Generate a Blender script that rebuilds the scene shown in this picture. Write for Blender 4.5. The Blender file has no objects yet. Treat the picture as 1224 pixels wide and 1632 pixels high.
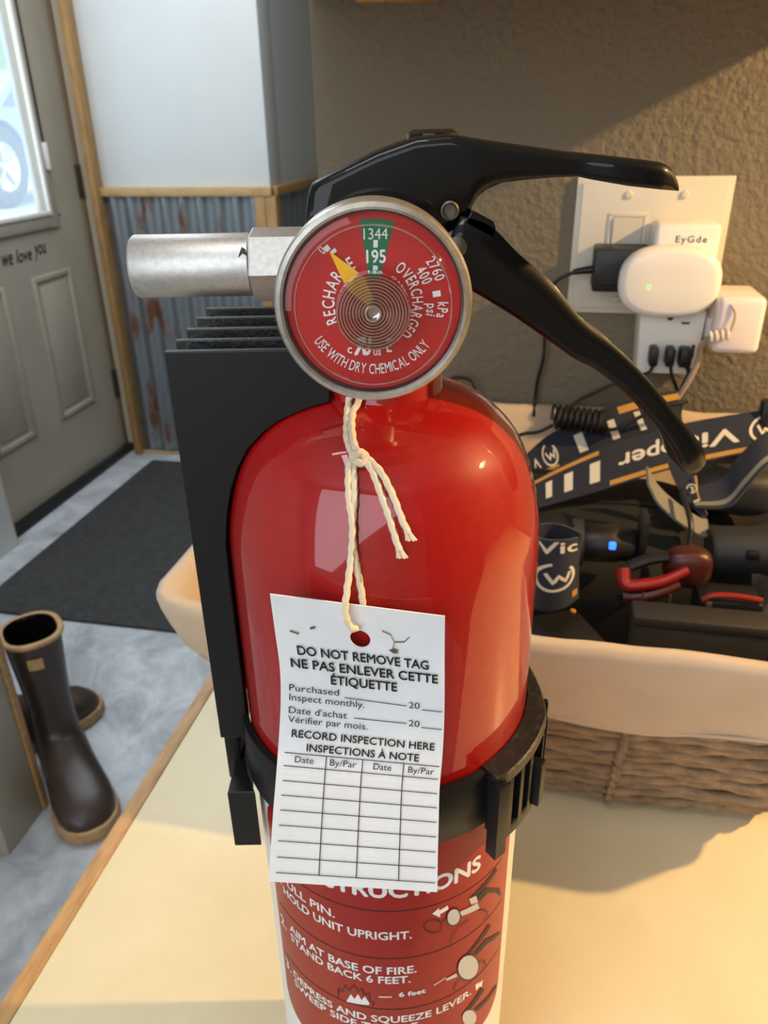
import bpy, bmesh, math, random
from mathutils import Vector, Matrix, noise

# ------------------------------------------------------------------ camera, world, lights
S = 0.001                                   # everything below is written in millimetres
ROOM = math.radians(-12)                    # the room stands turned against the extinguisher
scene = bpy.context.scene
COL = scene.collection
random.seed(4)

def lin(c):
    c = c / 255.0
    return c / 12.92 if c <= 0.04045 else ((c + 0.055) / 1.055) ** 2.4
def rgb(r, g, b): return (lin(r), lin(g), lin(b), 1.0)
def room_to_world(p):
    c, s = math.cos(ROOM), math.sin(ROOM)
    return Vector((p[0] * c - p[1] * s, p[0] * s + p[1] * c, p[2]))

cam_data = bpy.data.cameras.new('camera')
cam_data.sensor_fit = 'HORIZONTAL'; cam_data.sensor_width = 36.0
cam_data.lens = 36.0 * 1226.0 / 1224.0
cam_data.clip_start = 0.01; cam_data.clip_end = 100
camera = bpy.data.objects.new('camera', cam_data); COL.objects.link(camera)
_p, _roll = math.radians(26.6), math.radians(1.05)
fw = Vector((0, math.cos(_p), -math.sin(_p))); r0 = Vector((1, 0, 0)); u0 = r0.cross(fw)
rt = r0 * math.cos(_roll) - u0 * math.sin(_roll); up = u0 * math.cos(_roll) + r0 * math.sin(_roll)
m = Matrix((rt, up, -fw)).transposed().to_4x4(); m.translation = Vector((0, -0.185, 0.375))
camera.matrix_world = m
cam_data.dof.use_dof = True; cam_data.dof.focus_distance = 0.165; cam_data.dof.aperture_fstop = 52
scene.camera = camera

world = bpy.data.worlds.new('sky'); scene.world = world; world.use_nodes = True
bg = world.node_tree.nodes['Background']
bg.inputs['Color'].default_value = (0.72, 0.86, 1.0, 1); bg.inputs['Strength'].default_value = 2.6

def area(name, loc, target, sx, sy, power, col, spread=180):
    d = bpy.data.lights.new(name, 'AREA'); d.shape = 'RECTANGLE'; d.size = sx; d.size_y = sy
    d.energy = power; d.color = col; d.spread = math.radians(spread)
    o = bpy.data.objects.new(name, d); COL.objects.link(o)
    L, T = room_to_world(loc) * S, room_to_world(target) * S
    o.location = L; o.rotation_euler = (T - L).to_track_quat('-Z', 'Y').to_euler(); return o
area('window_daylight', (-260, -1720, 620), (0, 0, 250), 1.9, 1.5, 26, (0.80, 0.90, 1.0))
area('entry_fill_light', (-1150, 1650, 1478), (-1150, 1650, 0), 1.7, 1.5, 36, (0.84, 0.92, 1.0))  # added fill that brightens the far floor and door, no real fixture
area('ceiling_panel_light', (-190, -470, 1478), (-190, -470, 0), 0.55, 0.30, 4, (0.90, 0.95, 1.0))
area('ceiling_strip_light', (-190, -250, 1478), (-190, -250, 0), 0.9, 0.05, 1.2, (1.0, 0.85, 0.7))

vs = scene.view_settings
vs.view_transform = 'Standard'; vs.look = 'None'; vs.gamma = 1.0; vs.use_curve_mapping = False
vs.exposure = 0.24

# ------------------------------------------------------------------ materials
def mat(name, col, rough=0.5, metal=0.0, bump=None, var=None, coat=0.0, spec=0.5, stretch=(1, 1, 1), sheen=0.0, emit=None, trans=0.0):
    """bump=(scale, strength, distance_mm); var=(scale, colour2, lo, hi)"""
    mt = bpy.data.materials.new(name); mt.use_nodes = True
    nt = mt.node_tree; N, Lk = nt.nodes, nt.links; b = N['Principled BSDF']
    b.inputs['Base Color'].default_value = col; b.inputs['Roughness'].default_value = rough
    b.inputs['Metallic'].default_value = metal; b.inputs['Coat Weight'].default_value = coat
    b.inputs['Coat Roughness'].default_value = 0.03
    b.inputs['Specular IOR Level'].default_value = spec; b.inputs['Sheen Weight'].default_value = sheen
    b.inputs['Transmission Weight'].default_value = trans
    if emit:
        b.inputs['Emission Color'].default_value = emit[0]; b.inputs['Emission Strength'].default_value = emit[1]
    if bump or var:
        tc = N.new('ShaderNodeTexCoord'); mp = N.new('ShaderNodeMapping'); mp.inputs['Scale'].default_value = stretch
        Lk.new(tc.outputs['Object'], mp.inputs['Vector'])
    if var:
        n = N.new('ShaderNodeTexNoise'); n.inputs['Scale'].default_value = var[0]; n.inputs['Detail'].default_value = 6
        n.inputs['Roughness'].default_value = 0.6
        Lk.new(mp.outputs['Vector'], n.inputs['Vector'])
        r = N.new('ShaderNodeValToRGB'); r.color_ramp.elements[0].position = var[2]; r.color_ramp.elements[1].position = var[3]
        r.color_ramp.elements[0].color = col; r.color_ramp.elements[1].color = var[1]
        Lk.new(n.outputs['Fac'], r.inputs['Fac']); Lk.new(r.outputs['Color'], b.inputs['Base Color'])
    if bump:
        n = N.new('ShaderNodeTexNoise'); n.inputs['Scale'].default_value = bump[0]; n.inputs['Detail'].default_value = 4
        Lk.new(mp.outputs['Vector'], n.inputs['Vector'])
        bp = N.new('ShaderNodeBump'); bp.inputs['Strength'].default_value = bump[1]; bp.inputs['Distance'].default_value = bump[2] * S
        Lk.new(n.outputs['Fac'], bp.inputs['Height']); Lk.new(bp.outputs['Normal'], b.inputs['Normal'])
    return mt

def clear_mat(name, tint=(1, 1, 1, 1), ior=1.45, rough=0.02, add=0.0):
    mt = bpy.data.materials.new(name); mt.use_nodes = True
    nt = mt.node_tree; N, Lk = nt.nodes, nt.links; N.remove(N['Principled BSDF'])
    t = N.new('ShaderNodeBsdfTransparent'); t.inputs['Color'].default_value = tint
    g = N.new('ShaderNodeBsdfGlossy'); g.inputs['Roughness'].default_value = rough
    f = N.new('ShaderNodeLayerWeight'); f.inputs['Blend'].default_value = 0.5
    pw = N.new('ShaderNodeMath'); pw.operation = 'POWER'; pw.inputs[1].default_value = 5.0; Lk.new(f.outputs['Facing'], pw.inputs[0])
    mx = N.new('ShaderNodeMixShader')
    ad_ = N.new('ShaderNodeMath'); ad_.use_clamp = True; ad_.inputs[1].default_value = add + ((ior - 1) / (ior + 1)) ** 2
    Lk.new(pw.outputs[0], ad_.inputs[0]); Lk.new(ad_.outputs[0], mx.inputs['Fac']); Lk.new(t.outputs['BSDF'], mx.inputs[1]); Lk.new(g.outputs['BSDF'], mx.inputs[2])
    Lk.new(mx.outputs['Shader'], N['Material Output'].inputs['Surface']); return mt

M = dict(
    red=mat('red_enamel', rgb(150, 10, 9), 0.45, coat=1.0, spec=0.2, bump=(600, 0.012, 0.1), var=(400, rgb(166, 14, 11), 0.3, 0.8)),
    redprint=mat('red_print', rgb(156, 16, 18), 0.35, spec=0.25, coat=0.15, var=(300, rgb(148, 14, 16), 0.3, 0.8)),
    whiteprint=mat('white_print', rgb(232, 232, 230), 0.4),
    greyprint=mat('grey_print', rgb(196, 196, 192), 0.4),
    blackprint=mat('black_print', rgb(22, 22, 24), 0.5),
    dialred=mat('dial_red', rgb(186, 20, 14), 0.5),
    dialgreen=mat('dial_green', rgb(20, 105, 62), 0.5),
    needle=mat('needle_yellow', rgb(245, 180, 15), 0.4),
    lens=clear_mat('clear_plastic'),
    lensboss=clear_mat('ribbed_clear_plastic', (0.92, 0.92, 0.92, 1), 1.5, 0.10, 0.58),
    lensedge=clear_mat('lens_edge_plastic', (1, 1, 1, 1), 1.5, 0.15, 0.55),
    glass=clear_mat('window_glass', (0.95, 0.98, 1, 1)),
    alu=mat('satin_aluminium', rgb(206, 204, 200), 0.48, metal=0.95, bump=(1500, 0.15, 0.04), var=(900, rgb(184, 180, 174), 0.4, 0.8)),
    case=mat('gauge_case_metal', rgb(200, 196, 188), 0.36, metal=0.9, bump=(900, 0.15, 0.1), var=(500, rgb(172, 165, 150), 0.45, 0.8)),
    darkring=mat('gauge_inner_ring', rgb(70, 62, 60), 0.25, metal=0.6),
    blackmetal=mat('black_powder_coat', rgb(9, 9, 10), 0.4, coat=0.4, spec=0.12, bump=(500, 0.03, 0.1), var=(1800, rgb(20, 20, 20), 0.55, 0.85)),
    rivet=mat('dull_steel', rgb(104, 99, 91), 0.5, metal=0.8),
    blackplastic=mat('black_plastic', rgb(16, 17, 19), 0.42, spec=0.35, bump=(800, 0.1, 0.1), var=(900, rgb(24, 25, 27), 0.5, 0.85)),
    dusty=mat('dusty_black_plastic', rgb(20, 20, 19), 0.45, bump=(900, 0.5, 0.4), var=(420, rgb(64, 58, 47), 0.55, 0.8)),
    card=mat('white_card', rgb(232, 234, 236), 0.6, var=(60, rgb(222, 224, 226), 0.4, 0.8)),
    cotton=mat('cotton_string', rgb(226, 208, 180), 0.9, bump=(3000, 0.4, 0.2), sheen=0.3),
    laminate=mat('cream_laminate', rgb(228, 214, 176), 0.33, bump=(1200, 0.05, 0.05), var=(25, rgb(221, 206, 166), 0.35, 0.75)),
    oak=mat('oak_strip', rgb(192, 152, 98), 0.5, var=(30, rgb(152, 110, 64), 0.4, 0.75), stretch=(6, 1, 6)),
    pine=mat('pine_trim', rgb(168, 130, 80), 0.6, var=(14, rgb(136, 98, 56), 0.45, 0.8), stretch=(4, 4, 1)),
    pineh=mat('pine_rail', rgb(192, 158, 108), 0.6, var=(14, rgb(160, 120, 74), 0.5, 0.8), stretch=(1, 4, 4)),
    liner=mat('cotton_liner', rgb(192, 172, 148), 0.9, bump=(700, 0.25, 0.4), var=(30, rgb(182, 162, 138), 0.4, 0.8), sheen=0.2),
    rope=mat('seagrass_rope', rgb(160, 134, 102), 0.85, bump=(400, 0.6, 0.6), var=(90, rgb(112, 90, 66), 0.35, 0.75)),
    navy=mat('navy_elastic', rgb(28, 32, 46), 0.85, bump=(2500, 0.4, 0.2), sheen=0.15),
    gold=mat('gold_stripe', rgb(186, 136, 50), 0.7),
    greyweb=mat('grey_webbing', rgb(120, 116, 104), 0.85, bump=(2500, 0.4, 0.2)),
    cream=mat('cream_print', rgb(214, 204, 184), 0.7),
    black=mat('matte_black', rgb(14, 13, 13), 0.45),
    softblack=mat('black_fabric', rgb(15, 14, 13), 0.9, bump=(500, 0.5, 0.5)),
    darkgrey=mat('dark_grey_plastic', rgb(38, 37, 35), 0.6, bump=(900, 0.3, 0.2)),
    redplastic=mat('red_plastic', rgb(136, 24, 17), 0.35),
    dullred=mat('dull_red_plastic', rgb(64, 18, 15), 0.4),
    wall=mat('grey_textured_paint', rgb(120, 109, 88), 0.7, bump=(170, 1.0, 2.4), var=(4, rgb(114, 103, 83), 0.3, 0.8)),
    whitewall=mat('white_panel', rgb(208, 209, 206), 0.5, var=(3, rgb(200, 201, 198), 0.3, 0.8)),
    ceil=mat('ceiling_paint', rgb(215, 210, 200), 0.9),
    doorpaint=mat('door_paint', rgb(176, 168, 150), 0.42, bump=(90, 0.1, 0.4), var=(6, rgb(166, 157, 140), 0.4, 0.8)),
    jamb=mat('jamb_paint', rgb(196, 182, 160), 0.5),
    seal=mat('brown_door_seal', rgb(120, 98, 72), 0.7),
    hinge=mat('hinge_metal', rgb(84, 74, 62), 0.5, metal=0.7),
    plate=mat('ivory_plastic', rgb(208, 201, 184), 0.35),
    white=mat('white_plastic', rgb(236, 232, 224), 0.3),
    pinkwhite=mat('warm_white_plastic', rgb(236, 224, 220), 0.3),
    mat=mat('charcoal_carpet', rgb(48, 48, 48), 0.95, bump=(150, 0.9, 4), var=(45, rgb(66, 66, 66), 0.35, 0.75)),
    boot=mat('brown_rubber', rgb(62, 48, 40), 0.38, bump=(60, 0.15, 1), var=(18, rgb(50, 38, 32), 0.4, 0.8)),
    tan=mat('tan_rubber', rgb(186, 150, 104), 0.6, var=(50, rgb(158, 120, 78), 0.4, 0.8)),
    fleck=mat('brown_fleck', rgb(96, 80, 60), 0.9),
    wire=mat('white_wire', rgb(226, 214, 204), 0.5),
    greywire=mat('grey_wire', rgb(170, 150, 136), 0.5),
    pinkcloth=mat('pink_cloth', rgb(214, 168, 172), 0.9),
    blueled=mat('blue_led', rgb(30, 90, 255), 0.3, emit=((0.03, 0.16, 1.0, 1), 2.2)),
    greenled=mat('green_led', rgb(90, 230, 90), 0.3, emit=((0.2, 1.0, 0.15, 1), 1.5)),
    bulb=mat('warm_bulb', rgb(255, 230, 180), 0.4, emit=((1, 0.62, 0.25, 1), 1.5)),
    shade=mat('grey_metal_shade', rgb(70, 68, 66), 0.5),
    carpaint=mat('blue_car_paint', rgb(110, 140, 180), 0.25, coat=0.8),
    tyre=mat('tyre_rubber', rgb(58, 60, 64), 0.8),
    rim=mat('alloy_rim', rgb(190, 194, 200), 0.35, metal=0.8),
    carglass=mat('car_glass', rgb(60, 76, 92), 0.1),
    gravel=mat('pale_gravel', rgb(200, 204, 204), 0.9, var=(3, rgb(170, 176, 176), 0.4, 0.8)),
    foliage=mat('tree_foliage', rgb(96, 130, 62), 0.8, bump=(6, 1, 60), var=(3, rgb(150, 172, 110), 0.35, 0.75)),
    bark=mat('tree_bark', rgb(90, 76, 60), 0.9),
)

def floor_mat():
    mt = mat('marbled_vinyl', rgb(150, 156, 162), 0.28, bump=(40, 0.05, 0.5))
    nt = mt.node_tree; N, Lk = nt.nodes, nt.links; b = N['Principled BSDF']
    tc = N.new('ShaderNodeTexCoord')
    n = N.new('ShaderNodeTexNoise'); n.inputs['Scale'].default_value = 5; n.inputs['Detail'].default_value = 9
    n.inputs['Roughness'].default_value = 0.68; n.inputs['Distortion'].default_value = 1.2
    Lk.new(tc.outputs['Object'], n.inputs['Vector'])
    r = N.new('ShaderNodeValToRGB'); e = r.color_ramp.elements
    e[0].position = 0.33; e[0].color = rgb(146, 148, 151); e[1].position = 0.66; e[1].color = rgb(204, 207, 211)
    Lk.new(n.outputs['Fac'], r.inputs['Fac']); Lk.new(r.outputs['Color'], b.inputs['Base Color']); return mt
def hazy_glass():
    mt = clear_mat('hazy_window_glass', (0.97, 0.99, 1, 1)); nt = mt.node_tree; N, Lk = nt.nodes, nt.links
    src = N['Material Output'].inputs['Surface'].links[0].from_socket
    tl_ = N.new('ShaderNodeBsdfTranslucent'); tl_.inputs['Color'].default_value = (0.9, 0.95, 1, 1)
    mx = N.new('ShaderNodeMixShader'); mx.inputs['Fac'].default_value = 0.16
    Lk.new(src, mx.inputs[1]); Lk.new(tl_.outputs['BSDF'], mx.inputs[2]); Lk.new(mx.outputs['Shader'], N['Material Output'].inputs['Surface']); return mt
M['glass'] = hazy_glass()
M['floor'] = floor_mat()

def zinc_mat():
    mt = mat('galvanised_zinc', rgb(140, 148, 154), 0.42, metal=0.75, bump=(30, 0.1, 1))
    nt = mt.node_tree; N, Lk = nt.nodes, nt.links; b = N['Principled BSDF']
    tc = N.new('ShaderNodeTexCoord'); mp = N.new('ShaderNodeMapping'); mp.inputs['Scale'].default_value = (2.2, 1, 0.8)
    Lk.new(tc.outputs['Object'], mp.inputs['Vector'])
    n = N.new('ShaderNodeTexNoise'); n.inputs['Scale'].default_value = 5.5; n.inputs['Detail'].default_value = 7
    Lk.new(mp.outputs['Vector'], n.inputs['Vector'])
    r = N.new('ShaderNodeValToRGB'); e = r.color_ramp.elements
    e[0].position = 0.56; e[0].color = rgb(148, 156, 162); e[1].position = 0.66; e[1].color = rgb(104, 66, 46)
    Lk.new(n.outputs['Fac'], r.inputs['Fac']); Lk.new(r.outputs['Color'], b.inputs['Base Color'])
    inv = N.new('ShaderNodeMapRange'); inv.inputs['From Min'].default_value = 0.56; inv.inputs['From Max'].default_value = 0.66
    inv.inputs['To Min'].default_value = 0.75; inv.inputs['To Max'].default_value = 0.0
    Lk.new(n.outputs['Fac'], inv.inputs['Value']); Lk.new(inv.outputs['Result'], b.inputs['Metallic']); return mt
M['zinc'] = zinc_mat()

# ------------------------------------------------------------------ geometry helpers (millimetres)
def bm_out(bm):
    bm.verts.ensure_lookup_table(); bm.normal_update()
    idx = {v: i for i, v in enumerate(bm.verts)}
    g = ([v.co.copy() for v in bm.verts], [[idx[v] for v in f.verts] for f in bm.faces]); bm.free(); return g
def merge(*gs):
    V, F = [], []
    for v, f in gs:
        o = len(V); V += list(v); F += [[i + o for i in q] for q in f]
    return V, F
def xf(g, mtx): return [mtx @ Vector(v) for v in g[0]], g[1]
def box(x0, x1, y0, y1, z0, z1, bev=0.0, seg=2):
    bm = bmesh.new(); bmesh.ops.create_cube(bm, size=1.0)
    for v in bm.verts:
        v.co = Vector(((x0 + x1) / 2 + v.co.x * (x1 - x0), (y0 + y1) / 2 + v.co.y * (y1 - y0), (z0 + z1) / 2 + v.co.z * (z1 - z0)))
    if bev > 0: bmesh.ops.bevel(bm, geom=list(bm.edges), offset=bev, segments=seg, affect='EDGES', profile=0.5)
    return bm_out(bm)
def prism(outline, t0, t1, axes='xz', bev=0.0):
    """outline in a plane (xz, yz or xy), pushed from t0 to t1 along the third axis"""
    bm = bmesh.new()
    def pt(a, b, t): return {'xz': (a, t, b), 'yz': (t, a, b), 'xy': (a, b, t)}[axes]
    va = [bm.verts.new(pt(a, b, t0)) for a, b in outline]; vb = [bm.verts.new(pt(a, b, t1)) for a, b in outline]
    n = len(outline)
    bm.faces.new(va); bm.faces.new(vb[::-1])
    for i in range(n): bm.faces.new((va[i], vb[i], vb[(i + 1) % n], va[(i + 1) % n]))
    bmesh.ops.recalc_face_normals(bm, faces=list(bm.faces))
    if bev > 0:
        es = [e for e in bm.edges if abs(Vector(e.verts[0].co - e.verts[1].co).dot(Vector(pt(0, 0, 1)))) < 1e-6]
        bmesh.ops.bevel(bm, geom=es, offset=bev, segments=2, affect='EDGES', profile=0.5)
    return bm_out(bm)
def lathe(profile, o=(0, 0, 0), axis=(0, 0, 1), seg=48, a0=0.0, a1=360.0):
    ax = Vector(axis).normalized(); t = Vector((1, 0, 0)) if abs(ax.x) < 0.9 else Vector((0, 0, 1))
    e1 = (t - ax * t.dot(ax)).normalized(); e2 = ax.cross(e1); o = Vector(o)
    full = abs(a1 - a0 - 360) < 1e-6; n = seg if full else seg + 1
    V, F, rows = [], [], []
    for r, h in profile:
        if r < 1e-6: V.append(o + ax * h); rows.append([len(V) - 1] * n); continue
        row = []
        for i in range(n):
            a = math.radians(a0 + (a1 - a0) * i / seg)
            V.append(o + ax * h + (e1 * math.cos(a) + e2 * math.sin(a)) * r); row.append(len(V) - 1)
        rows.append(row)
    for k in range(len(rows) - 1):
        A, B = rows[k], rows[k + 1]
        for i in range(seg):
            j = (i + 1) % n if full else i + 1
            q = [A[i], A[j], B[j], B[i]]; u = []
            for x in q:
                if x not in u: u.append(x)
            if len(u) > 2: F.append(u)
    return V, F
def catmull(P, n=6, closed=False):
    P = [Vector(p) for p in P]; out = []; m = len(P)
    for i in range(m if closed else m - 1):
        if closed: a, b, c, d = P[i - 1], P[i], P[(i + 1) % m], P[(i + 2) % m]
        else:
            b, c = P[i], P[i + 1]; a = P[i - 1] if i > 0 else b * 2 - c; d = P[i + 2] if i + 2 < m else c * 2 - b
        for k in range(n):
            t = k / n
            out.append(0.5 * ((2 * b) + (c - a) * t + (2 * a - 5 * b + 4 * c - d) * t * t + (3 * b - a - 3 * c + d) * t ** 3))
    if not closed: out.append(P[-1])
    return out
def tube(path, r, seg=8, closed=False, lobes=0, twist=0.0, amp=0.22, smooth=5):
    """r is a number or a list along the path; twist in turns per mm"""
    P = catmull(path, smooth, closed) if smooth else [Vector(p) for p in path]
    n = len(P); V, F = [], []; prev = None; dist = 0.0
    for i in range(n):
        a = P[i - 1] if (closed or i > 0) else P[i]; b = P[(i + 1) % n] if (closed or i < n - 1) else P[i]
        t = (b - a).normalized()
        if prev is None:
            q = Vector((0, 0, 1)) if abs(t.z) < 0.9 else Vector((1, 0, 0)); e1 = (q - t * q.dot(t)).normalized()
        else: e1 = (prev - t * prev.dot(t)).normalized()
        prev = e1; e2 = t.cross(e1)
        if i: dist += (P[i] - P[i - 1]).length
        rr = r if not isinstance(r, (list, tuple)) else r[0] + (r[-1] - r[0]) * i / max(1, n - 1) if len(r) == 2 else r[min(len(r) - 1, int(i * len(r) / n))]
        for k in range(seg):
            an = 2 * math.pi * k / seg
            q = rr * (1 + amp * math.cos(lobes * an - 2 * math.pi * twist * dist)) if lobes else rr
            V.append(P[i] + (e1 * math.cos(an) + e2 * math.sin(an)) * q)
    for i in range(n if closed else n - 1):
        j = (i + 1) % n
        for k in range(seg):
            l = (k + 1) % seg; F.append([i * seg + k, i * seg + l, j * seg + l, j * seg + k])
    if not closed: F.append(list(range(seg))[::-1]); F.append([(n - 1) * seg + k for k in range(seg)])
    return V, F
def loft(rings, cap=True, cap0=True):
    V, F = [], []; n = len(rings[0])
    for r in rings: V += [Vector(p) for p in r]
    for i in range(len(rings) - 1):
        for k in range(n):
            l = (k + 1) % n; F.append([i * n + k, i * n + l, (i + 1) * n + l, (i + 1) * n + k])
    if cap and cap0: F.append(list(range(n))[::-1])
    if cap: F.append([(len(rings) - 1) * n + k for k in range(n)])
    return V, F
def sheet(fn, nu, nv):
    """open grid of fn(u, v), u and v in 0..1"""
    V = [Vector(fn(i / nu, j / nv)) for j in range(nv + 1) for i in range(nu + 1)]
    F = [[j * (nu + 1) + i, j * (nu + 1) + i + 1, (j + 1) * (nu + 1) + i + 1, (j + 1) * (nu + 1) + i] for j in range(nv) for i in range(nu)]
    return V, F
def solid_sheet(fn, nu, nv, th):
    """grid with thickness th along its normals"""
    V, F = sheet(fn, nu, nv); bm = bmesh.new(); vv = [bm.verts.new(v) for v in V]
    for f in F: bm.faces.new([vv[i] for i in f])
    bm.normal_update(); bmesh.ops.solidify(bm, geom=list(bm.faces), thickness=th); return bm_out(bm)
def rrect(x0, x1, y0, y1, r, n=6, side=1):
    P = []
    for cx, cy, a in ((x1 - r, y1 - r, 0), (x0 + r, y1 - r, 90), (x0 + r, y0 + r, 180), (x1 - r, y0 + r, 270)):
        for k in range(n + 1):
            t = math.radians(a + 90 * k / n); P.append((cx + r * math.cos(t), cy + r * math.sin(t)))
    if side > 1:                            # extra points along the straight sides
        Q = []
        for i, p in enumerate(P):
            q = P[(i + 1) % len(P)]; Q.append(p); L = math.hypot(q[0] - p[0], q[1] - p[1])
            k = int(L / side)
            for j in range(1, k): Q.append((p[0] + (q[0] - p[0]) * j / k, p[1] + (q[1] - p[1]) * j / k))
        P = Q
    return P
def interp(x, xs, ys):
    if x <= xs[0]: return ys[0]
    for i in range(len(xs) - 1):
        if x <= xs[i + 1]: return ys[i] + (ys[i + 1] - ys[i]) * (x - xs[i]) / (xs[i + 1] - xs[i])
    return ys[-1]

# text as flat meshes, bent onto a surface by a mapping function
_raw = {}
def raw_text(s, bold=0.0, shear=0.0, space=1.0):
    key = (s, shear, space)
    if key not in _raw:
        cu = bpy.data.curves.new('t', 'FONT'); cu.body = s; cu.size = 1.0; cu.shear = shear; cu.space_character = space
        cu.resolution_u = 3
        ob = bpy.data.objects.new('t', cu); COL.objects.link(ob)
        bpy.context.view_layer.update()
        me = ob.evaluated_get(bpy.context.evaluated_depsgraph_get()).to_mesh()
        _raw[key] = ([(v.co.x, v.co.y) for v in me.vertices], [list(p.vertices) for p in me.polygons])
        bpy.data.objects.remove(ob); bpy.data.curves.remove(cu)
    V, F = _raw[key]
    if not bold: return V, F
    W, G = [], []                            # bolder strokes: the outline laid down four times, a hair apart
    for dx, dy in ((-bold, 0), (bold, 0), (0, bold), (0, -bold)):
        o = len(W); W += [(x + dx, y + dy) for x, y in V]; G += [[i + o for i in f] for f in F]
    return W, G
_cap = {}
def cap_height(bold):
    if bold not in _cap: _cap[bold] = max(y for x, y in raw_text('H', bold)[0])
    return _cap[bold]
def layers(P, F, bold):
    if not bold: return P, F
    q = len(P) // 4
    for f in F[:len(F) // 4]:
        n = (P[f[1]] - P[f[0]]).cross(P[f[2]] - P[f[0]])
        if n.length > 1e-7: break
    n = n.normalized() * 0.02
    return [p + n * (i // q) for i, p in enumerate(P)], F
def text(s, x0, x1, base, cap, fn, bold=0.0, shear=0.0, space=1.0, flipv=False):
    """text fitted between x0 and x1 of the surface's own coordinates, standing on base; fn(x, y) -> point"""
    V, F = raw_text(s, bold, shear, space); a = min(x for x, y in V); b = max(x for x, y in V); k = cap / cap_height(bold)
    sg = -1 if flipv else 1
    return layers([Vector(fn(x0 + (x - a) / (b - a) * (x1 - x0), base + sg * y * k)) for x, y in V], F, bold)
def arc_text(s, r, a0, a1, cap, fn, bold=0.0, inward=False, wide=1.0):
    """letters set one by one on a circle; angles in degrees, counter-clockwise from the right"""
    k = cap / cap_height(bold); gs = []; adv = []
    for ch in s:
        if ch == ' ': adv.append(0.28); continue
        V, F = raw_text(ch, bold); adv.append(max(x for x, y in V) - min(x for x, y in V) + 0.09)
    tot = sum(adv); pos = 0.0; wide = min(1.0, abs(math.radians(a1 - a0)) * (r - (0 if inward else cap * 0.4)) / (tot * k))
    for ch, w in zip(s, adv):
        if ch != ' ':
            V, F = raw_text(ch, bold); mn = min(x for x, y in V)
            a = math.radians(a0 + (a1 - a0) * (pos + w / 2) / tot); c, sn = math.cos(a), math.sin(a); P = []
            for x, y in V:
                lx = (x - mn - (w - 0.09) / 2) * k * wide; ly = (y - cap_height(bold) / 2) * k
                if inward: rr = r - ly; P.append(fn(rr * c - lx * sn, rr * sn + lx * c))
                else: rr = r + ly; P.append(fn(rr * c + lx * sn, rr * sn - lx * c))
            gs.append(layers([Vector(p) for p in P], F, bold))
        pos += w
    return merge(*gs)
def strip(pts, w, fn, n=12):
    """flat line of width w through pts in surface coordinates"""
    P = []
    for i in range(len(pts) - 1):
        for k in range(n): t = k / n; P.append((pts[i][0] + (pts[i + 1][0] - pts[i][0]) * t, pts[i][1] + (pts[i + 1][1] - pts[i][1]) * t))
    P.append(pts[-1]); V, F = [], []
    for i, p in enumerate(P):
        a, b = P[max(0, i - 1)], P[min(len(P) - 1, i + 1)]; dx, dy = b[0] - a[0], b[1] - a[1]; L = math.hypot(dx, dy) or 1
        nx, ny = -dy / L * w / 2, dx / L * w / 2
        V += [Vector(fn(p[0] + nx, p[1] + ny)), Vector(fn(p[0] - nx, p[1] - ny))]
    for i in range(len(P) - 1): F.append([2 * i, 2 * i + 1, 2 * i + 3, 2 * i + 2])
    return V, F
def fine_fill(pts, fn, k=4):
    """flat shape cut small enough to follow a curved surface"""
    bm = bmesh.new(); bm.faces.new([bm.verts.new((x, y, 0)) for x, y in pts]); bmesh.ops.triangulate(bm, faces=list(bm.faces))
    bmesh.ops.subdivide_edges(bm, edges=list(bm.edges), cuts=k, use_grid_fill=True); V, F = bm_out(bm)
    return [Vector(fn(v.x, v.y)) for v in V], F
def fill(pts, fn): return [Vector(fn(x, y)) for x, y in pts], [list(range(len(pts)))]

# ------------------------------------------------------------------ objects
def mesh_object(name, g, material, base=(0, 0, 0), smooth=True, angle=40, recalc=True):
    B = Vector(base); me = bpy.data.meshes.new(name)
    me.from_pydata([(Vector(v) - B) * S for v in g[0]], [], g[1])
    if recalc:
        bm = bmesh.new(); bm.from_mesh(me); bmesh.ops.recalc_face_normals(bm, faces=list(bm.faces)); bm.to_mesh(me); bm.free()
    me.materials.append(M[material])
    if smooth: me.shade_smooth(); me.set_sharp_from_angle(angle=math.radians(angle))
    me.update(); o = bpy.data.objects.new(name, me); COL.objects.link(o); return o
def tag(o, label=None, cat=None, group=None, kind=None):
    if label: o['label'] = label
    if cat: o['category'] = cat
    if group: o['group'] = group
    if kind: o['kind'] = kind
    return o
class Thing:
    def __init__(s, name, base, room=False, label=None, cat=None, group=None, kind=None):
        s.base = Vector(base); s.e = bpy.data.objects.new(name, None); COL.objects.link(s.e); s.e.empty_display_size = 0.02
        s.e.location = (room_to_world(base) if room else s.base) * S
        if room: s.e.rotation_euler = (0, 0, ROOM)
        tag(s.e, label, cat, group, kind)
    def part(s, name, g, material, parent=None, label=None, **kw):
        o = mesh_object(name, g, material, s.base, **kw); o.parent = parent or s.e
        if label: o['label'] = label
        return o
def single(name, g, material, base, room=False, label=None, cat=None, group=None, kind=None, **kw):
    o = mesh_object(name, g, material, base, **kw); o.location = (room_to_world(base) if room else Vector(base)) * S
    if room: o.rotation_euler = (0, 0, ROOM)
    return tag(o, label, cat, group, kind)
def structure(name, g, material, **kw): return single(name, g, material, (0, 0, 0), True, kind='structure', **kw)
def child(parent, name, g, material, base=(0, 0, 0), **kw):
    o = mesh_object(name, g, material, base, **kw); o.parent = parent; return o

FL = -910
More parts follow.
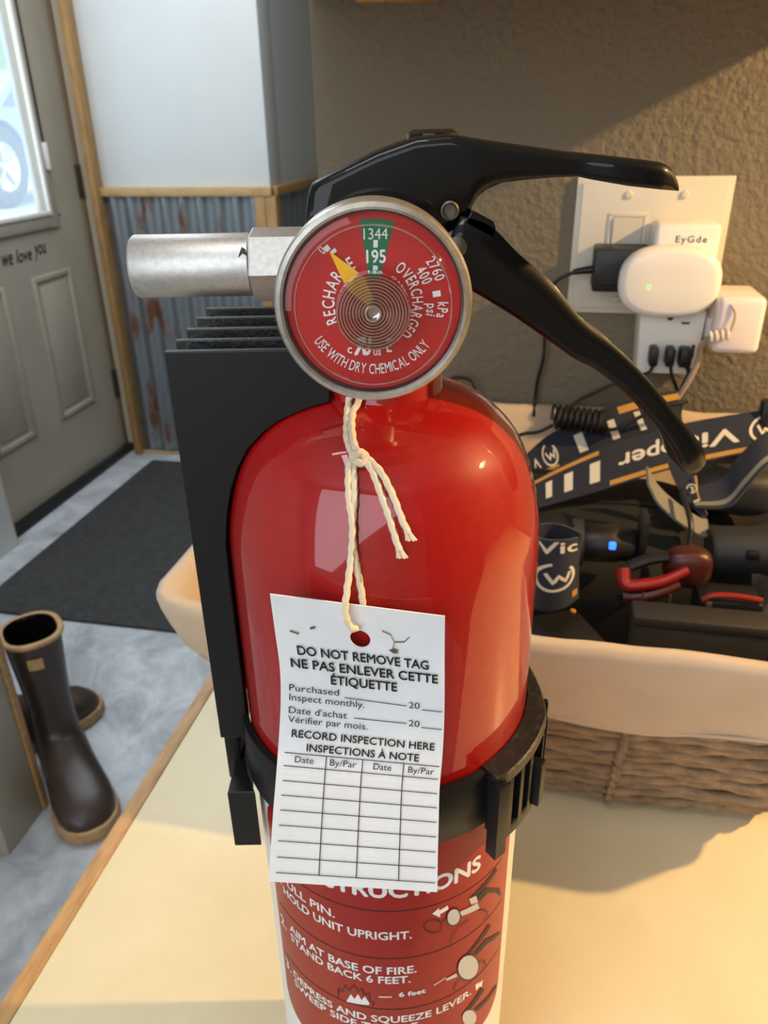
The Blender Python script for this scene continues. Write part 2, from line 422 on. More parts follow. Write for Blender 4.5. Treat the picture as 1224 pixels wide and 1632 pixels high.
# ------------------------------------------------------------------ the room
structure('floor', box(-1800, 1500, -1800, 4000, FL - 40, FL), 'floor')
structure('ceiling', box(-1800, 1500, -1800, 4000, 1500, 1540), 'ceil')
wall_outlet = structure('wall_back', box(-160, 1500, 505, 620, FL, 1500, 3), 'wall')
structure('wall_right', box(1500, 1540, -1800, 505, FL, 1500), 'wall')
structure('wall_front', box(-1800, 1540, -1840, -1800, FL, 1500), 'ceil')
structure('wall_end', box(-995, 1540, 3600, 3640, FL, 1500), 'wall')
structure('wall_hall', box(900, 940, 620, 3600, FL, 1500), 'wall')
# door wall, with the opening for the door
DX = -1780
structure('wall_left', merge(box(-1860, -1700, -1800, 1855, FL, 1500), box(-1860, -1700, 1855, 2785, 1160, 1500), box(-1860, -1700, 2785, 2900, FL, 1500)), 'whitewall')
# closet: panel, rail and corrugated sheet towards us, its other side running away
far = structure('wall_far', box(-1700, -995, 2760, 2900, FL, 1500, 2), 'whitewall')
side = structure('wall_closet', box(-1050, -995, 2900, 3600, FL, 1500), 'whitewall')
def corrugated(a0, a1, z0, z1, put, per=72, amp=9):
    n = int((a1 - a0) / per * 10)
    return sheet(lambda u, v: put(a0 + (a1 - a0) * u, amp * math.cos((a1 - a0) * u / per * 2 * math.pi), z0 + (z1 - z0) * v), n, 6)
child(far, 'corrugated_sheet', corrugated(-1672, -1052, FL + 2, 152, lambda a, d, z: (a, 2748 + d, z)), 'zinc', recalc=False)
child(side, 'corrugated_sheet', corrugated(2790, 3598, FL + 2, 152, lambda a, d, z: (-983 + d, a, z)), 'zinc', recalc=False)
structure('trim_1', box(-1700, -985, 2732, 2760, 152, 184, 2), 'pineh')
structure('trim_2', box(-995, -968, 2762, 3598, 152, 184, 2), 'pine')
structure('trim_3', box(-1052, -1012, 2734, 2760, FL, 152, 2), 'pine')
structure('trim_4', box(-1011, -970, 2736, 2790, FL, 152, 2), 'pine')
structure('trim_5', box(-1700, -1672, 2700, 2758, FL, 1490, 3), 'pine')        # wooden casing at the door corner
structure('baseboard_far', box(-1672, -1052, 2728, 2736, FL, FL + 12), 'pineh')

# jamb, threshold, door
structure('trim_6', box(-1790, -1700, 2778, 2786, FL, 1160), 'jamb')
structure('trim_7', box(-1786, -1768, 2766, 2779, FL, 1160, 2), 'seal')
structure('trim_8', merge(box(-1790, -1700, 1855, 1862, FL, 1160), box(-1790, -1700, 1862, 2778, 1152, 1160)), 'jamb')
structure('trim_9', box(-1790, -1735, 1862, 2778, FL, FL + 26, 2), 'black')       # dark sweep and sill under the door
door = structure('door_1', merge(box(DX - 40, DX, 1864, 1992, FL + 28, 1150), box(DX - 40, DX, 2523, 2766, FL + 28, 1150),
                                 box(DX - 40, DX, 1992, 2523, FL + 28, 115), box(DX - 40, DX, 1992, 2523, 1010, 1150)), 'doorpaint', smooth=False)
def ring_frame(y0, y1, z0, z1, w, x0, x1):
    return merge(box(x0, x1, y0, y0 + w, z0, z1, 3), box(x0, x1, y1 - w, y1, z0, z1, 3), box(x0, x1, y0 + w, y1 - w, z0, z0 + w, 3), box(x0, x1, y0 + w, y1 - w, z1 - w, z1, 3))
child(door, 'window_frame', ring_frame(1935, 2580, 62, 1060, 58, DX - 2, DX + 12), 'doorpaint')
child(door, 'window_bead', ring_frame(1978, 2537, 104, 1022, 16, DX + 4, DX + 18), 'white')
child(door, 'window_pane', box(DX - 24, DX - 18, 1992, 2523, 115, 1010), 'glass')
child(door, 'blind_track', box(DX + 11, DX + 17, 2560, 2568, 330, 1010, 1), 'darkgrey')
child(door, 'blind_slider', box(DX + 11, DX + 26, 2552, 2570, 255, 345, 3), 'white')
for (y0, y1) in ((1960, 2190), (2350, 2596)):
    o = child(door, 'raised_panel', merge(ring_frame(y0, y1, -628, -92, 20, DX - 2, DX + 7), box(DX - 2, DX + 4, y0 + 38, y1 - 38, -590, -130, 3)), 'doorpaint')
for z in (145, -665): child(door, 'hinge', merge(box(DX - 2, DX + 10, 2757, 2777, z, z + 120, 2), tube([(DX + 12, 2768, z), (DX + 12, 2768, z + 120)], 6, 10, smooth=0)), 'hinge')
for y, z in ((2556, 485), (2590, 260), (2596, 100)): child(door, 'screw', lathe([(0, 5), (3, 5), (5, 2), (5, 0)], (DX, y, z), (1, 0, 0), 10), 'rivet')
dfn = lambda a, b: (DX + 1.2, a, b)
child(door, 'lettering', merge(text('we', 2218, 2276, -30, 52, dfn, 0.012, 0.35), text('love', 2292, 2385, -30, 44, dfn, 0.012, 0.35), text('you', 2398, 2478, -20, 50, dfn, 0.012, 0.35)), 'blackprint', smooth=False)

# partition stub beside the boots
structure('wall_partition', box(-1300, -925, 707, 822, FL, 1500, 4), 'doorpaint')
structure('trim_10', box(-945, -920, 822, 838, FL + 3, 1500, 2), 'oak')

# window behind the camera and fixtures that light the room
w2 = structure('window_2', merge(box(-1260, 740, -1800, -1770, -190, -150, 3), box(-1260, 740, -1800, -1770, 1400, 1440, 3), box(-1260, -1220, -1800, -1770, -150, 1400, 3), box(700, 740, -1800, -1770, -150, 1400, 3)), 'whitewall')

# ------------------------------------------------------------------ outside the door
structure('yard_ground', box(-30000, -2600, -6000, 30000, -480, -400), 'gravel')
car = Thing('parked_car', (-6300, 9000, -400), True, 'blue car parked outside behind the door window', 'car')
side_outline = [(7300, 330), (7350, 560), (8300, 640), (8900, 1020), (10400, 1060), (11500, 700), (11600, 380), (11550, 20), (11000, -40)]
def arch(yc): return [(yc + 470 * math.cos(math.radians(a)), 60 + 470 * math.sin(math.radians(a))) for a in range(-10, 191, 20)]
side_outline += arch(10700) + arch(8344) + [(7340, -20)]
car.part('body', prism([(y, z) for y, z in side_outline], -7900, -6080, 'yz', 0), 'carpaint', smooth=False)
car.part('side_window', prism([(8480, 640), (8960, 980), (10300, 1010), (10400, 680)], -6085, -6070, 'yz'), 'carglass', smooth=False)
for yc in (8344, 10700):
    w = car.part('tyre', lathe([(270, -110), (400, -110), (430, -80), (430, 60), (400, 90), (270, 90), (255, 40)], (-6180, yc, 40), (1, 0, 0), 40), 'tyre')
    car.part('wheel_rim', merge(lathe([(262, 60), (262, 80), (230, 60), (60, 45), (40, 85), (0, 88)], (-6180, yc, 40), (1, 0, 0), 40),
             *[xf(box(-6120, -6095, -22, 22, 40, 235, 6), Matrix.Translation((0, yc, 40)) @ Matrix.Rotation(math.radians(72 * k), 4, 'X')) for k in range(5)]), 'rim', w)
def blob_tree(x, y, h, w, label, seed):
    t = Thing('yard_tree', (x, y, -400), True, label, 'tree', 'trees beyond the yard')
    bm = bmesh.new(); bmesh.ops.create_icosphere(bm, subdivisions=4, radius=1.0)
    for v in bm.verts:
        k = 1 + 0.28 * noise.noise(v.co * 2.3 + Vector((seed, 0, 0))) + 0.14 * noise.noise(v.co * 6 + Vector((seed, 3, 0)))
        v.co = Vector((x + v.co.x * w * k, y + v.co.y * w * k, -400 + h * 0.58 + v.co.z * h * 0.45 * k))
    t.part('crown', bm_out(bm), 'foliage', angle=180); t.part('trunk', tube([(x, y, -400), (x + 60, y, 400), (x, y + 40, h * 0.4)], [160, 110], 10), 'bark')
blob_tree(-13500, 15500, 5200, 2300, 'leafy green tree nearest the parked car beyond the door', 1)
blob_tree(-12500, 22500, 6200, 2600, 'taller green tree farther right beyond the parked car', 5)

# ------------------------------------------------------------------ mat and boots on the floor
single('door_mat', prism(rrect(-1585, -780, 1470, 2640, 14), FL, FL + 10, 'xy', 3), 'mat', (-1285, 2055, FL), True,
       'charcoal carpet mat on the floor in front of the door', 'door mat')
def boot(x, y, ang, label):
    """local axes: forward along ang (degrees in the room), left, up"""
    t = Thing('rubber_boot', (x, y, FL), True, label, 'boot', 'pair of brown rubber boots')
    mx = Matrix.Translation((x, y, FL)) @ Matrix.Rotation(math.radians(ang), 4, 'Z')
    def ring(f, z, ph, a, w, n=28):
        c, s = math.cos(math.radians(ph)), math.sin(math.radians(ph)); R = []
        for k in range(n):
            q = 2 * math.pi * k / n; e = math.cos(q); d = math.sin(q)
            e = math.copysign(abs(e) ** 0.8, e); d = math.copysign(abs(d) ** 0.85, d)
            g_ = 1.0 + 0.16 * min(1, max(0, (200 - z) / 120)); R.append(mx @ Vector((f * 1.04 + a * e * c, w * d * g_, max(8, z + a * e * s))))
        return R
    prof = [(0, 380, 0, 60, 56), (-1, 330, 0, 57, 53), (-3, 260, 0, 52, 48), (-4, 200, 0, 49, 44), (-2, 150, 6, 50, 42), (2, 115, 22, 56, 42),
            (8, 84, 42, 72, 44), (38, 68, 62, 66, 45), (72, 58, 76, 56, 46), (108, 50, 85, 46, 49), (145, 44, 90, 40, 52), (178, 40, 93, 35, 50),
            (203, 35, 96, 28, 42), (220, 30, 98, 20, 28), (228, 27, 99, 10, 13)]
    t.part('upper', loft([ring(*q) for q in prof], True, False), 'boot', angle=180)
    t.part('lining', loft([ring(0, 381, 0, 54, 50), ring(-1, 330, 0, 51, 47), ring(-3, 200, 0, 43, 38), ring(0, 110, 0, 40, 34)], True, False), 'black', angle=60)
    t.part('top_band', tube([ring(0, 376, 0, 60, 56)[k] for k in range(28)], 6.5, 8, True, smooth=2), 'tan')
    t.part('sole', xf(prism([(-72, 0), (-66, 26), (-48, 40), (-10, 44), (40, 42), (90, 47), (140, 57), (180, 56), (212, 44), (232, 22), (238, 0),
                          (232, -22), (212, -44), (180, -56), (140, -57), (90, -47), (40, -42), (-10, -44), (-48, -40), (-66, -26)], 0, 30, 'xy', 5), mx @ Matrix.Diagonal((1.04, 1.14, 1, 1))), 'tan')
    t.part('badge', xf(sheet(lambda u, v: (58.5 * math.cos(0.5 - u * 0.55), -54.5 * math.sin(0.5 - u * 0.55) - 0.0, 318 + 26 * v), 6, 3), mx @ Matrix.Translation((1, 0, 0))), 'tan', recalc=False)
    return t
boot(-943, 942, -44, 'brown rubber boot with tan sole nearest the counter edge')
boot(-1112, 952, 58, 'brown rubber boot mostly hidden behind the nearer boot')

# ------------------------------------------------------------------ counter
ct = Thing('countertop', (350, 190, 0), True, 'cream laminate countertop with an oak edge strip', 'countertop')
ct.part('laminate_top', box(-184, 1490, -130, 504, -38, 0, 0.8), 'laminate')
ct.part('edge_strip', box(-194, -184, -130, 504, -38, 0.4, 1.2), 'oak')
cb = Thing('base_cabinet', (650, 190, FL), True, 'base cabinet carrying the cream countertop', 'cabinet')
cb.part('body', box(-175, 1490, -100, 504, FL, -38.5), 'doorpaint')
for k in range(3):
    d = cb.part('cabinet_door', box(-165 + 552 * k, 375 + 552 * k, -118, -100.5, FL + 90, -50, 3), 'doorpaint')
    cb.part('handle', tube([(330 + 552 * k, -118, -160), (330 + 552 * k, -140, -165), (330 + 552 * k, -140, -255), (330 + 552 * k, -118, -260)], 5, 8), 'rivet', d)
single('brown_fleck', fill([(-137, 217), (-128, 214), (-124, 219), (-118, 224), (-123, 226), (-129, 222), (-134, 224), (-131, 219)], lambda x, y: (x, y, 0.6 + 0.25 * (x + 130) * 0.2)), 'fleck', (-128, 219, 0.5), True,
       'small brown fleck lying on the counter', 'fleck', smooth=False)  # thin brown forked shape just above the laminate

# shaded lamp that hangs right of the frame and warms the wall and the counter
lx, ly, lz = 740, 201, 732
lamp = Thing('pendant_lamp', (lx, ly, 1500), True, 'grey cone pendant lamp hanging over the counter', 'lamp')
lamp.part('shade', lathe([(66, lz - 45), (20, lz + 40), (8, lz + 46), (8, lz + 44), (18, lz + 38), (64.5, lz - 45)], (lx, ly, 0), seg=40), 'shade')
lamp.part('bulb', lathe([(0, lz - 14), (10, lz - 11), (15, lz), (13, lz + 10), (7, lz + 20), (7, lz + 34)], (lx, ly, 0), seg=20), 'bulb')
lamp.part('cord', tube([(lx, ly, lz + 44), (lx, ly, 1500)], 2.5, 8, smooth=0), 'black')
pl = bpy.data.lights.new('pendant_light', 'POINT'); pl.energy = 36.0; pl.color = (1.0, 0.65, 0.28); pl.shadow_soft_size = 0.010
po = bpy.data.objects.new('pendant_light', pl); COL.objects.link(po); po.location = room_to_world((lx, ly, lz - 32)) * S

# ------------------------------------------------------------------ fire extinguisher (its axis is the world's z axis)
ex = Thing('fire_extinguisher', (0, 0, 0), False, 'red dry chemical fire extinguisher with black lever standing on the counter', 'fire extinguisher')
DOME = [(41.5, 266), (41.4, 277), (40.9, 284), (39.6, 291), (37.6, 298), (34.6, 304.5), (31, 309), (27, 312.5), (22, 315.2), (17, 317)]
dome_pts = [(p.x, p.y) for p in catmull([(a, b, 0) for a, b in DOME], 4)]
ex.part('cylinder', lathe([(0, 2), (36, 2), (37.5, 0), (40.5, 2), (41.5, 8), (41.5, 60), (41.5, 150), (41.5, 220)] + dome_pts + [(14.8, 317.6)], seg=120), 'red', angle=60)
ex.part('neck', lathe([(15.6, 316.6), (15.0, 318), (15.0, 328), (14.4, 329), (0, 329)], seg=64), 'red')
valve = ex.part('valve_body', merge(lathe([(12.5, 326), (12.5, 333), (10, 334), (10, 341)], seg=40), box(-13, 17, -7.2, 7.2, 338, 357, 1.2)), 'alu')
ex.part('gauge_stem', lathe([(7, -8), (7, 25), (9, 25), (9, 30)], (-1.5, 0, 345.3), (0, -1, 0), 24), 'alu', valve)

# pressure gauge: case, dial, needle and the clear stepped lens; g(h) runs towards the viewer
GC = (-1.3, 345.1)
GF = 3.0                                    # the gauge stands this much farther out on its stem
def gl(profile, seg=96): return lathe([(r, h + GF) for r, h in profile], (GC[0], 0, GC[1]), (0, -1, 0), seg)
gauge = ex.part('pressure_gauge', gl([(0, 25.5), (13, 25.5), (17.6, 27), (18.6, 28.5), (18.6, 35.6), (18.2, 36.4), (17.4, 36.8), (16.9, 36.4), (16.8, 34.0), (0, 34.0)]), 'case', angle=30)
ex.part('dial_rim', gl([(17.0, 34.1), (16.95, 36.3), (16.6, 36.1), (16.4, 34.6)]), 'darkring', gauge)
DH = 34.4 + GF
dial = lambda off: (lambda a, b: (GC[0] + a, -DH - off, GC[1] + b))
ex.part('dial_face', fill([(16.6 * math.cos(math.radians(a)), 16.6 * math.sin(math.radians(a))) for a in range(0, 360, 4)], dial(0)), 'dialred', gauge, smooth=False)
wedge = [(4.5 * math.cos(math.radians(a)), 4.5 * math.sin(math.radians(a))) for a in (75, 87, 99)] + [(15.2 * math.cos(math.radians(a)), 15.2 * math.sin(math.radians(a))) for a in (98, 94, 90, 86, 82, 78, 74)]
ex.part('green_zone', fill(wedge, dial(0.06)), 'dialgreen', gauge, smooth=False)
d2 = dial(0.12)
def tick(r0_, r1_, a, w):
    c, s = math.cos(math.radians(a)), math.sin(math.radians(a))
    return fill([(r0_ * c - w * s, r0_ * s + w * c), (r1_ * c - w * s, r1_ * s + w * c), (r1_ * c + w * s, r1_ * s - w * c), (r0_ * c + w * s, r0_ * s - w * c)], d2)
let = [arc_text('RECHARGE', 8.5, 206, 114, 2.3, d2, 0.012, wide=0.9), arc_text('OVERCHARGED', 8.4, 57, -48, 2.1, d2, 0.012, wide=0.85),
       arc_text('USE WITH DRY CHEMICAL ONLY', 12.5, 210, 324, 2.0, d2, 0.006, True, wide=0.82),
       text('195', -1.1, 2.5, 7.5, 2.3, d2, 0.02), text('1344', -1.5, 2.9, 11.6, 1.9, d2, 0.0),
       tick(5.6, 7.0, 85.5, 0.45), tick(10.2, 11.5, 86.5, 0.4), tick(11.3, 12.8, 8, 0.55), tick(12.6, 13.6, 129, 0.5), tick(11.6, 12.3, 126, 0.5),
       arc_text('400', 10.9, 37, 19, 2.0, d2, 0.012, wide=0.85), arc_text('2760', 13.3, 38, 18, 1.9, d2, 0.005, wide=0.8),
       arc_text('psi', 11.1, 0, -13, 1.9, d2, 0.012, wide=0.9), arc_text('kPa', 13.2, 1, -13, 2.0, d2, 0.012, wide=0.9), arc_text('0', 13.6, 135, 131, 1.8, d2),
       text('c', -5.2, -4.3, -9.3, 1.7, d2, 0.015), text('us', -0.2, 1.3, -9.8, 1.5, d2, 0.012), text('E', 2.4, 3.4, -9.2, 2.6, d2, 0.012),
       text('R', -1.6, -4.0, -9.6, 3.4, d2, 0.04), text('U', -2.4, -0.6, -9.6, 3.4, d2, 0.04)]
ex.part('dial_lettering', merge(*let), 'whiteprint', gauge, smooth=False)
na = math.radians(128.5); nc, ns = math.cos(na), math.sin(na)
ex.part('needle', fill([(12.6 * nc, 12.6 * ns), (5.2 * nc - 2.0 * ns, 5.2 * ns + 2.0 * nc), (-2 * nc, -2 * ns), (5.2 * nc + 2.0 * ns, 5.2 * ns - 2.0 * nc)], dial(1.0)), 'needle', gauge, smooth=False)
rings = [(6.8, 38.0), (6.8, 42.2)]
r_ = 6.7
while r_ > 1.6: rings += [(r_, 42.5), (r_ - 0.16, 42.9), (r_ - 0.32, 42.9), (r_ - 0.50, 42.3)]; r_ -= 0.56
rings += [(1.5, 43.4), (1.15, 43.4), (0.9, 42.2), (0, 42.0)]
ex.part('lens', gl([(16.9, 34.3), (16.8, 36.7), (16.3, 37.5), (15.2, 37.9), (14.9, 37.7), (14.7, 37.9), (14.55, 38.2), (14.35, 38.2), (14.2, 38.0), (6.8, 38.0)]), 'lens', gauge, angle=25)
ex.part('lens_step', gl([(14.75, 38.0), (14.6, 38.35), (14.4, 38.35), (14.3, 38.0)]), 'lensedge', gauge)
ex.part('lens_boss', gl(rings), 'lensboss', gauge, angle=20)
ex.part('lens_hub', gl([(0, 41.9), (0.9, 41.9), (0.9, 34.5)], 24), 'darkring', gauge)

# nozzle
nz = (0, -6, 347.9)
noz = ex.part('nozzle', lathe([(6.0, 12), (6.0, 28.3), (6.75, 28.6), (6.75, 54.0), (6.3, 54.6), (4.4, 54.6), (4.2, 44), (0, 44)], nz, (-1, 0, 0), 48), 'alu')
hexa = [(8.0 * math.cos(math.radians(60 * k + 30)), 8.0 * math.sin(math.radians(60 * k + 30))) for k in range(6)]
hexa = [(8.1 * math.cos(math.radians(60 * k + 8)), 8.1 * math.sin(math.radians(60 * k + 8))) for k in range(6)]
ex.part('hex_nut', prism([(nz[1] + a, nz[2] + b) for a, b in hexa], -28.4, -11, 'yz', 0.5), 'alu', noz, smooth=False)
ex.part('paint_chip', fill([(-29.6, 352.4), (-28.8, 352.0), (-28.4, 350.6), (-29.4, 351.2), (-30.4, 350.3), (-30.0, 351.4)], lambda x, z: (x, nz[1] - math.sqrt(max(0.1, 6.85 ** 2 - (z - nz[2]) ** 2)), z)), 'blackprint', noz, smooth=False)

# lever and carry handle: bent sheet channels, closed along edge A, open along edge B
def channel(A, B, W, rad=2.2, th=1.1):
    rings_ = []
    for (ax, az), (bx, bz), w in zip(A, B, W):
        a, b = Vector((ax, 0, az)), Vector((bx, 0, bz)); d = a - b; L = d.length; d = d / L if L > 1e-6 else Vector((0, 0, 1)); q = min(rad, L * 0.8, w * 0.9); R = []
        yv = Vector((0, 1, 0))
        R.append(b - yv * w); R.append(b + d * (L - q) * 0.5 - yv * w)
        for k in range(6):
            t = math.radians(90 * k / 5); R.append(b + d * (L - q + q * math.sin(t)) - yv * (w - q + q * math.cos(t)))
        for p in reversed(list(R)): R.append(Vector((p.x, -p.y, p.z)))
        rings_.append(R)
    n = len(rings_[0]); V = [p for r in rings_ for p in r]
    F = [[i * n + k, i * n + k + 1, (i + 1) * n + k + 1, (i + 1) * n + k] for i in range(len(rings_) - 1) for k in range(n - 1)]
    return V, F
def resample(P, n):
    Q = catmull([(x, 0, z) for x, z in P], 8); L = [0]
    for i in range(1, len(Q)): L.append(L[-1] + (Q[i] - Q[i - 1]).length)
    return [(interp(L[-1] * k / n, L, [p.x for p in Q]), interp(L[-1] * k / n, L, [p.z for p in Q])) for k in range(n + 1)]
top = [(-15.9, 357.0), (-15.3, 362.3), (-14.1, 364.5), (-9.6, 366.5), (-0.2, 370.5), (8.3, 373.1), (14.9, 373.5), (23.4, 372.1), (31.3, 371.0), (39.3, 369.8), (47.4, 368.9), (55.4, 368.0), (60.8, 367.2), (63.4, 365.8), (64.8, 363.6), (65.2, 362.0)]
def lever_bottom(x):
    return interp(x, [-16, -12, 0, 10, 18.6, 19.6, 20.1, 21.1, 23.0, 26.3, 31.6, 36.9, 42.2, 45.6, 53.1, 59.9, 65.3], [356, 352, 350, 351, 356.2, 357.4, 359.3, 361.1, 362.7, 364.0, 364.5, 364.8, 364.9, 364.2, 362.9, 362.1, 361.5])
xs = [-15.9, -15.5, -15.0, -14.1, -12, -9.6, -6, -3, 0, 3, 6, 8.3, 11, 14.9, 17, 18.6, 19.6, 20.1, 20.6, 21.1, 22, 23, 24.5, 26.3, 29, 31.6, 34, 36.9, 40, 42.2, 44, 45.6, 48, 50, 53.1, 56, 59.9, 61.5, 63.0, 64.0, 64.7, 65.1]
tx, tz = [p[0] for p in top], [p[1] for p in top]
A = [(x, interp(x, tx, tz)) for x in xs]; B = [(x, min(lever_bottom(x), a[1] - 0.3)) for x, a in zip(xs, A)]
W = [interp(x, [-16, -12, 20, 44, 50, 60, 65.1], [6.5, 8, 8, 7.4, 8.4, 8.4, 5.5]) for x in xs]
lever = ex.part('squeeze_lever', channel(A, B, W), 'blackmetal', angle=50)
sm = lever.modifiers.new('sheet', 'SOLIDIFY'); sm.thickness = 1.1 * S; sm.offset = -1
ex.part('top_boss', lathe([(0, 374.4), (4.2, 374.4), (5.4, 373.6), (5.6, 372)], (12, 0, 0), seg=24), 'blackmetal', lever)
ex.part('pivot_rivet', merge(lathe([(0, 7.6), (1.9, 7.7), (2.0, 8.9), (1.6, 9.2), (1.2, 8.6), (0, 8.5)], (15.3, 0, 358.7), (0, -1, 0), 24), lathe([(1.9, -9), (1.9, 7.7)], (15.3, 0, 358.7), (0, -1, 0), 24)), 'rivet', lever)
ht = [(17.4, 357.5), (20.0, 357.0), (24.7, 355.1), (31.2, 349.0), (38.6, 343.2), (46.5, 334.6), (56.1, 327.2), (64.5, 319.2), (71.7, 311.1), (78.3, 304.0), (81.6, 298.4), (81.4, 295.2)]
hb = [(12.5, 345.5), (16.0, 344), (21.9, 340.7), (30.7, 335.4), (38.2, 330.3), (46.0, 324.9), (50.7, 322.6), (58.8, 316.4), (67.6, 307.6), (72.4, 301.6), (74.8, 297.6), (76.9, 294.4), (79.6, 293.2)]
HB, HA = resample(ht, 40), resample(hb, 40)
HW = [interp(k, [0, 10, 18, 30, 37, 40], [8.6, 8.6, 8.0, 8.0, 7.4, 5.0]) for k in range(41)]
handle = ex.part('carry_handle', channel(HA, HB, HW), 'blackmetal', angle=50)
sm = handle.modifiers.new('sheet', 'SOLIDIFY'); sm.thickness = 1.2 * S; sm.offset = -1
ex.part('stop_tab', prism([(18.6, 356.0), (19.9, 358.4), (21.0, 358.2), (24.9, 356.2), (25.4, 355.0), (25.2, 352.6)], -8.6, -4.5, 'xz', 0.3), 'blackmetal', handle, smooth=False)
ex.part('hinge_pin', lathe([(2.2, -9.4), (2.2, 9.2), (1.6, 9.6), (0, 9.6)], (17.0, 0, 351.2), (0, -1, 0), 20), 'rivet', handle)

# printed label wrapped round the cylinder: angles from the front (degrees), heights in mm
def cyl(off): return lambda a, z: ((41.5 + off) * math.sin(math.radians(a)), -(41.5 + off) * math.cos(math.radians(a)), z)
label = ex.part('label_sheet', sheet(lambda u, v: cyl(0.12)(-74 + 148 * u, 42 + 162 * v), 80, 4), 'whiteprint', recalc=False)
pan = [(x, z) for x, z in rrect(-61, 61, 100, 202, 14, 8)]
pg = []                                     # red panel with rounded corners as vertical strips
def pan_z(a, topside):
    d = max(0, abs(a) - 47) / 14.0; q = 10 * (1 - math.sqrt(max(0, 1 - min(1, d) ** 2)))
    return 202 - q if topside else 100 + q
ex.part('red_panel', sheet(lambda u, v: cyl(0.2)(-61 + 122 * u, pan_z(-61 + 122 * u, False) * (1 - v) + pan_z(-61 + 122 * u, True) * v), 72, 6), 'redprint', label, recalc=False)
c3 = cyl(0.28)
# small drawings of the extinguisher head, the flame and the arrows
DR_grey = [[(28.7, 166.8), (28.1, 165.8), (27.1, 165.2), (25.9, 165.2), (24.7, 165.8), (23.6, 166.8), (22.8, 168.2), (22.5, 169.7), (22.6, 171.1), (23.2, 172.3), (24.1, 172.9), (25.3, 172.9), (26.5, 172.4), (27.6, 171.3), (28.4, 169.8), (28.8, 168.3)], [(28.3, 170.1), (37.5, 168.9), (39.1, 165.5), (29.6, 167.6)], [(32.8, 173.4), (36.6, 172.6), (37.9, 169.1), (34.2, 170.1)], [(40.7, 134.9), (39.5, 133.5), (37.5, 133.2), (35.1, 134.0), (32.8, 135.6), (30.7, 137.9), (29.3, 140.5), (28.6, 143.1), (28.8, 145.5), (29.7, 147.1), (31.4, 147.8), (33.5, 147.3), (35.9, 145.8), (38.1, 143.3), (39.9, 140.3), (40.8, 137.3)], [(22.7, 141.5), (27.8, 141.8), (28.7, 139.7), (23.2, 140.4)], [(41.5, 108.8), (41.2, 107.3), (40.3, 106.6), (38.7, 106.9), (37.0, 108.0), (35.2, 109.7), (33.8, 111.7), (32.8, 113.9), (32.4, 115.8), (32.6, 117.3), (33.4, 118.2), (34.7, 118.1), (36.4, 117.2), (38.2, 115.6), (39.8, 113.3), (41.0, 110.9)]]
DR_dark = [[(34.0, 173.5), (48.8, 176.7), (50.3, 174.6), (36.3, 171.7)], [(37.3, 171.9), (42.9, 172.0), (53.2, 164.5), (55.3, 159.0), (50.2, 165.0), (43.9, 169.2), (38.9, 168.5)], [(29.4, 146.4), (46.2, 153.4), (47.9, 150.8), (32.1, 145.6)], [(37.1, 145.5), (44.4, 147.1), (56.8, 140.9), (57.3, 139.1), (45.5, 143.9), (39.3, 143.5)], [(31.7, 117.5), (44.1, 123.2), (46.2, 120.1), (35.5, 116.4)], [(39.5, 115.0), (57.6, 112.2), (58.3, 109.7), (42.1, 111.9)]]
DR_line = [[(28.7, 166.8), (28.1, 165.8), (27.1, 165.2), (25.9, 165.2), (24.7, 165.8), (23.6, 166.8), (22.8, 168.2), (22.5, 169.7), (22.6, 171.1), (23.2, 172.3), (24.1, 172.9), (25.3, 172.9), (26.5, 172.4), (27.6, 171.3), (28.4, 169.8), (28.8, 168.3), (28.7, 166.8)], [(20.4, 167.1), (20.2, 166.0), (19.3, 165.3), (18.1, 165.1), (16.6, 165.4), (15.2, 166.0), (13.9, 167.1), (13.1, 168.3), (12.8, 169.5), (13.1, 170.6), (13.9, 171.3), (15.1, 171.6), (16.5, 171.4), (18.0, 170.7), (19.2, 169.7), (20.1, 168.4), (20.4, 167.1)], [(20.3, 168.9), (22.9, 170.0)], [(24.4, 157.1), (25.3, 160.9), (28.6, 163.4), (33.1, 163.8)], [(37.7, 165.8), (43.9, 161.1), (45.0, 157.9), (41.8, 158.3)], [(40.7, 134.9), (39.5, 133.5), (37.5, 133.2), (35.1, 134.0), (32.8, 135.6), (30.7, 137.9), (29.3, 140.5), (28.6, 143.1), (28.8, 145.5), (29.7, 147.1), (31.4, 147.8), (33.5, 147.3), (35.9, 145.8), (38.1, 143.3), (39.9, 140.3), (40.8, 137.3), (40.7, 134.9)], [(27.0, 132.8), (28.0, 136.4), (29.8, 137.4)], [(40.1, 138.7), (44.5, 136.9), (46.0, 133.2), (44.1, 132.4)], [(-23.9, 132.5), (-23.9, 137.2), (-21.8, 136.4), (-20.5, 140.2), (-18.8, 138.2), (-16.2, 141.7), (-14.8, 138.9), (-12.7, 140.8), (-12.3, 137.8), (-9.9, 138.8), (-9.8, 135.3), (-7.9, 134.5), (-8.9, 132.9)]]
DR_white = [[(-20.4, 132.0), (-18.0, 136.7), (-16.5, 134.6), (-14.8, 137.7), (-13.4, 135.1), (-11.8, 137.3), (-9.9, 134.1), (-10.4, 133.2)], [(16.2, 173.9), (19.1, 175.5), (19.1, 174.3), (22.7, 175.2), (23.3, 173.4), (19.5, 172.6), (19.7, 171.2)], [(39.5, 127.9), (42.1, 127.6), (41.7, 126.9), (44.6, 126.7), (44.1, 122.9), (42.8, 124.8), (40.3, 124.3)]]
